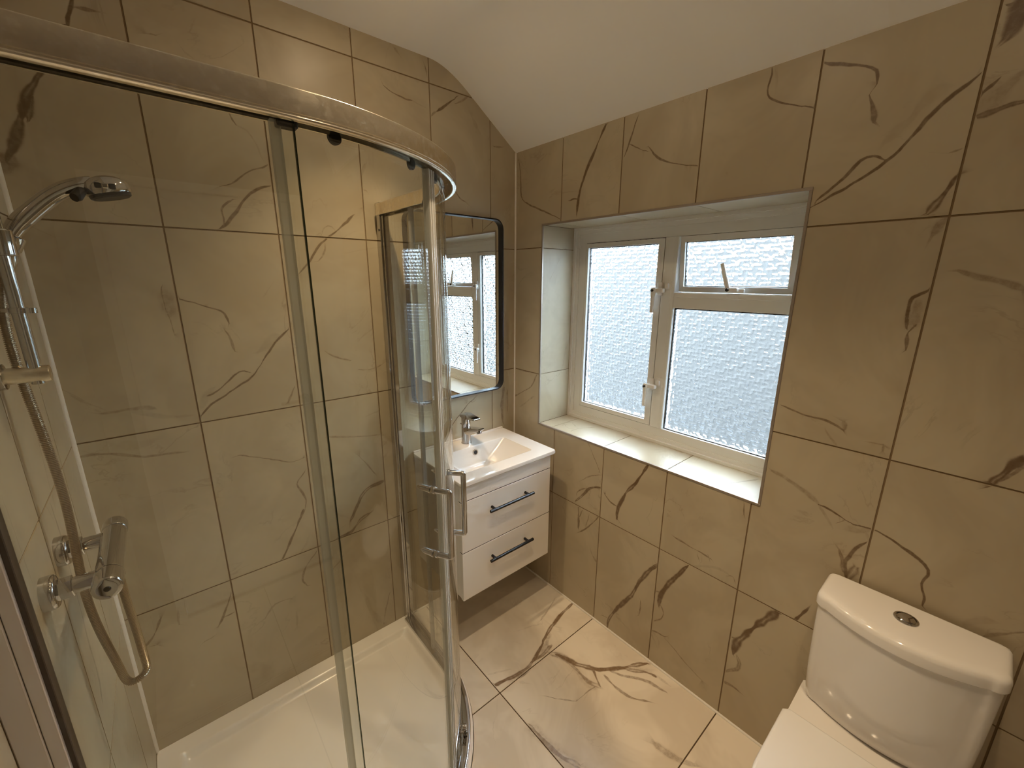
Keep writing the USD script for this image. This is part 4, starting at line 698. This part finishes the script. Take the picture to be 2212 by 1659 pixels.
obj('pop_up_rod', cat([cyl((tx, -.030, ZTOP), (tx, -.030, .935), .0026, 0, 10), cyl((tx, -.030, .932), (tx, -.014, .934), .0036, .0008, 12)]), M['chrome'], tap)

mir = thing('mirror', 'black-framed rectangular mirror with rounded corners above the basin', 'mirror', (-.35, 0, 1.07))
MO = rrect(-.6020, 1.0720, -.1020, 1.8860, .046, 14)
obj('frame', extrude(MO.difference(MO.buffer(-.0055)), -.033, -.0005, XZ), M['black'], mir, smooth=40)
obj('glass', extrude(MO.buffer(-.0052), -.0160, -.0010, XZ), M['mirror'], mir, smooth=30)

# ------------------------------------------------------------------ toilet
TYC = -1.6165
wc = thing('toilet', 'white close-coupled toilet with chrome push button against the window wall', 'toilet', (0, TYC, 0))
def bowed(x_back, x_side, x_mid, hw, r, z, n=40):
    """Plan ring: flat back at x_back, sides, front bowed out from x_side to x_mid; rounded front corners."""
    pts = [(x_back, TYC-hw+.012), (x_back-.004, TYC-hw+.003), (x_back-.014, TYC-hw)]
    a = np.linspace(-1, 1, n); pts += [(x_side+r, TYC-hw)]
    for t in np.linspace(0, PI/2, 7)[1:-1]: pts.append((x_side+r-r*math.sin(t), TYC-hw+r-r*math.cos(t)))
    for s in a: pts.append((x_side - (x_mid-x_side)*-1*(1-s*s) if False else x_side + (x_mid-x_side)*(1-s*s), TYC+s*(hw-r)))
    for t in np.linspace(PI/2, 0, 7)[1:-1]: pts.append((x_side+r-r*math.sin(t), TYC+hw-r+r*math.cos(t)))
    pts += [(x_side+r, TYC+hw), (x_back-.014, TYC+hw), (x_back-.004, TYC+hw-.003), (x_back, TYC+hw-.012)]
    return np.array([(x, y, z) for x, y in pts])
B = -.0125
cis = obj('cistern', loft([bowed(B, -.100, -.128, .158, .030, .404), bowed(B, -.106, -.136, .164, .030, .410), bowed(B, -.120, -.156, .1665, .030, .455), bowed(B, -.136, -.172, .1680, .028, .53), bowed(B, -.146, -.184, .1700, .026, .65), bowed(B, -.149, -.190, .1715, .026, .7470)]), M['ceramic'], wc, smooth=45)
LO = .7485
obj('cistern_lid', loft([bowed(B, -.150, -.192, .1725, .026, LO), bowed(B+.001, -.153, -.196, .1755, .028, LO+.0015), bowed(B+.001, -.1545, -.1975, .1770, .028, LO+.005), bowed(B+.001, -.1540, -.1965, .1768, .028, LO+.024), bowed(B, -.1515, -.1935, .1750, .027, LO+.0315), bowed(B-.002, -.1470, -.1885, .1715, .026, LO+.0365), bowed(B-.005, -.1405, -.1815, .1660, .026, LO+.0388), bowed(B-.010, -.130, -.170, .158, .024, LO+.0396)]), M['ceramic'], wc, smooth=60)
fb = obj('flush_button', lathe((-.0890, -1.6145, LO+.0385), (0, 0, 1), [(-.003, .0250), (.0025, .0250), (.004, .0238), (.0042, .0205), (.002, .0200)], 40), M['chrome'], wc, smooth=40)
obj('button_half', lathe((-.0890, -1.6145, LO+.0385), (0, 0, 1), [(0, .0185), (.0035, .0185), (.0055, .0165), (.006, .008), (.0062, .001)], 36), M['chrome'], fb, smooth=40)
def d_ring(x0, xf, hw, z, n=72, sq=3.0):
    """Seat outline: straight back at x0, rounded front reaching xf."""
    pts = []
    xm = x0 - .20
    for s in np.linspace(-1, 1, 14): pts.append((x0 - .012*s*s*0, TYC + s*(hw-.012)))
    for x in np.linspace(x0-.012, xm, 10): pts.append((x, TYC+hw))
    for t in np.linspace(0, PI, n)[1:-1]:
        c, s = math.cos(t), math.sin(t); k = (abs(c)**sq + abs(s)**sq)**(-1/sq) if sq != 2 else 1
        pts.append((xm - (xm-xf)*s*min(k, 1.12), TYC + hw*c*min(k, 1.0)))
    for x in np.linspace(xm, x0-.012, 10): pts.append((x, TYC-hw))
    return np.array([(x, y, z) for x, y in pts])
obj('pan', loft([d_ring(-.16, -.55, .105, 0.0, sq=2), d_ring(-.155, -.56, .110, .012, sq=2), d_ring(-.14, -.55, .112, .16, sq=2), d_ring(-.06, -.60, .150, .30, sq=2), d_ring(-.035, -.645, .176, .375, sq=2.2), d_ring(-.030, -.650, .180, .398, sq=2.2), d_ring(-.032, -.648, .178, .4035, sq=2.2), d_ring(-.05, -.62, .15, .4035, sq=2.2)]), M['ceramic'], wc, smooth=50)
obj('seat', loft([d_ring(-.224, -.655, .180, .406, sq=2.3), d_ring(-.222, -.657, .182, .409, sq=2.3), d_ring(-.222, -.657, .182, .420, sq=2.3), d_ring(-.226, -.652, .178, .4225, sq=2.3), d_ring(-.30, -.56, .12, .4225, sq=2.3)]), M['plastic'], wc, smooth=45)
obj('seat_lid', loft([d_ring(-.223, -.655, .180, .424, sq=2.3), d_ring(-.220, -.659, .1835, .4265, sq=2.3), d_ring(-.220, -.659, .1835, .440, sq=2.3), d_ring(-.2225, -.656, .181, .4445, sq=2.3), d_ring(-.228, -.650, .175, .4465, sq=2.3), d_ring(-.32, -.54, .10, .4480, sq=2.3)]), M['plastic'], wc, smooth=55)
for y in (TYC-.078, TYC+.078):
    obj('hinge', cyl((-.236, y, .4035), (-.236, y, .4245), .011, .002, 20), M['chrome'], wc)
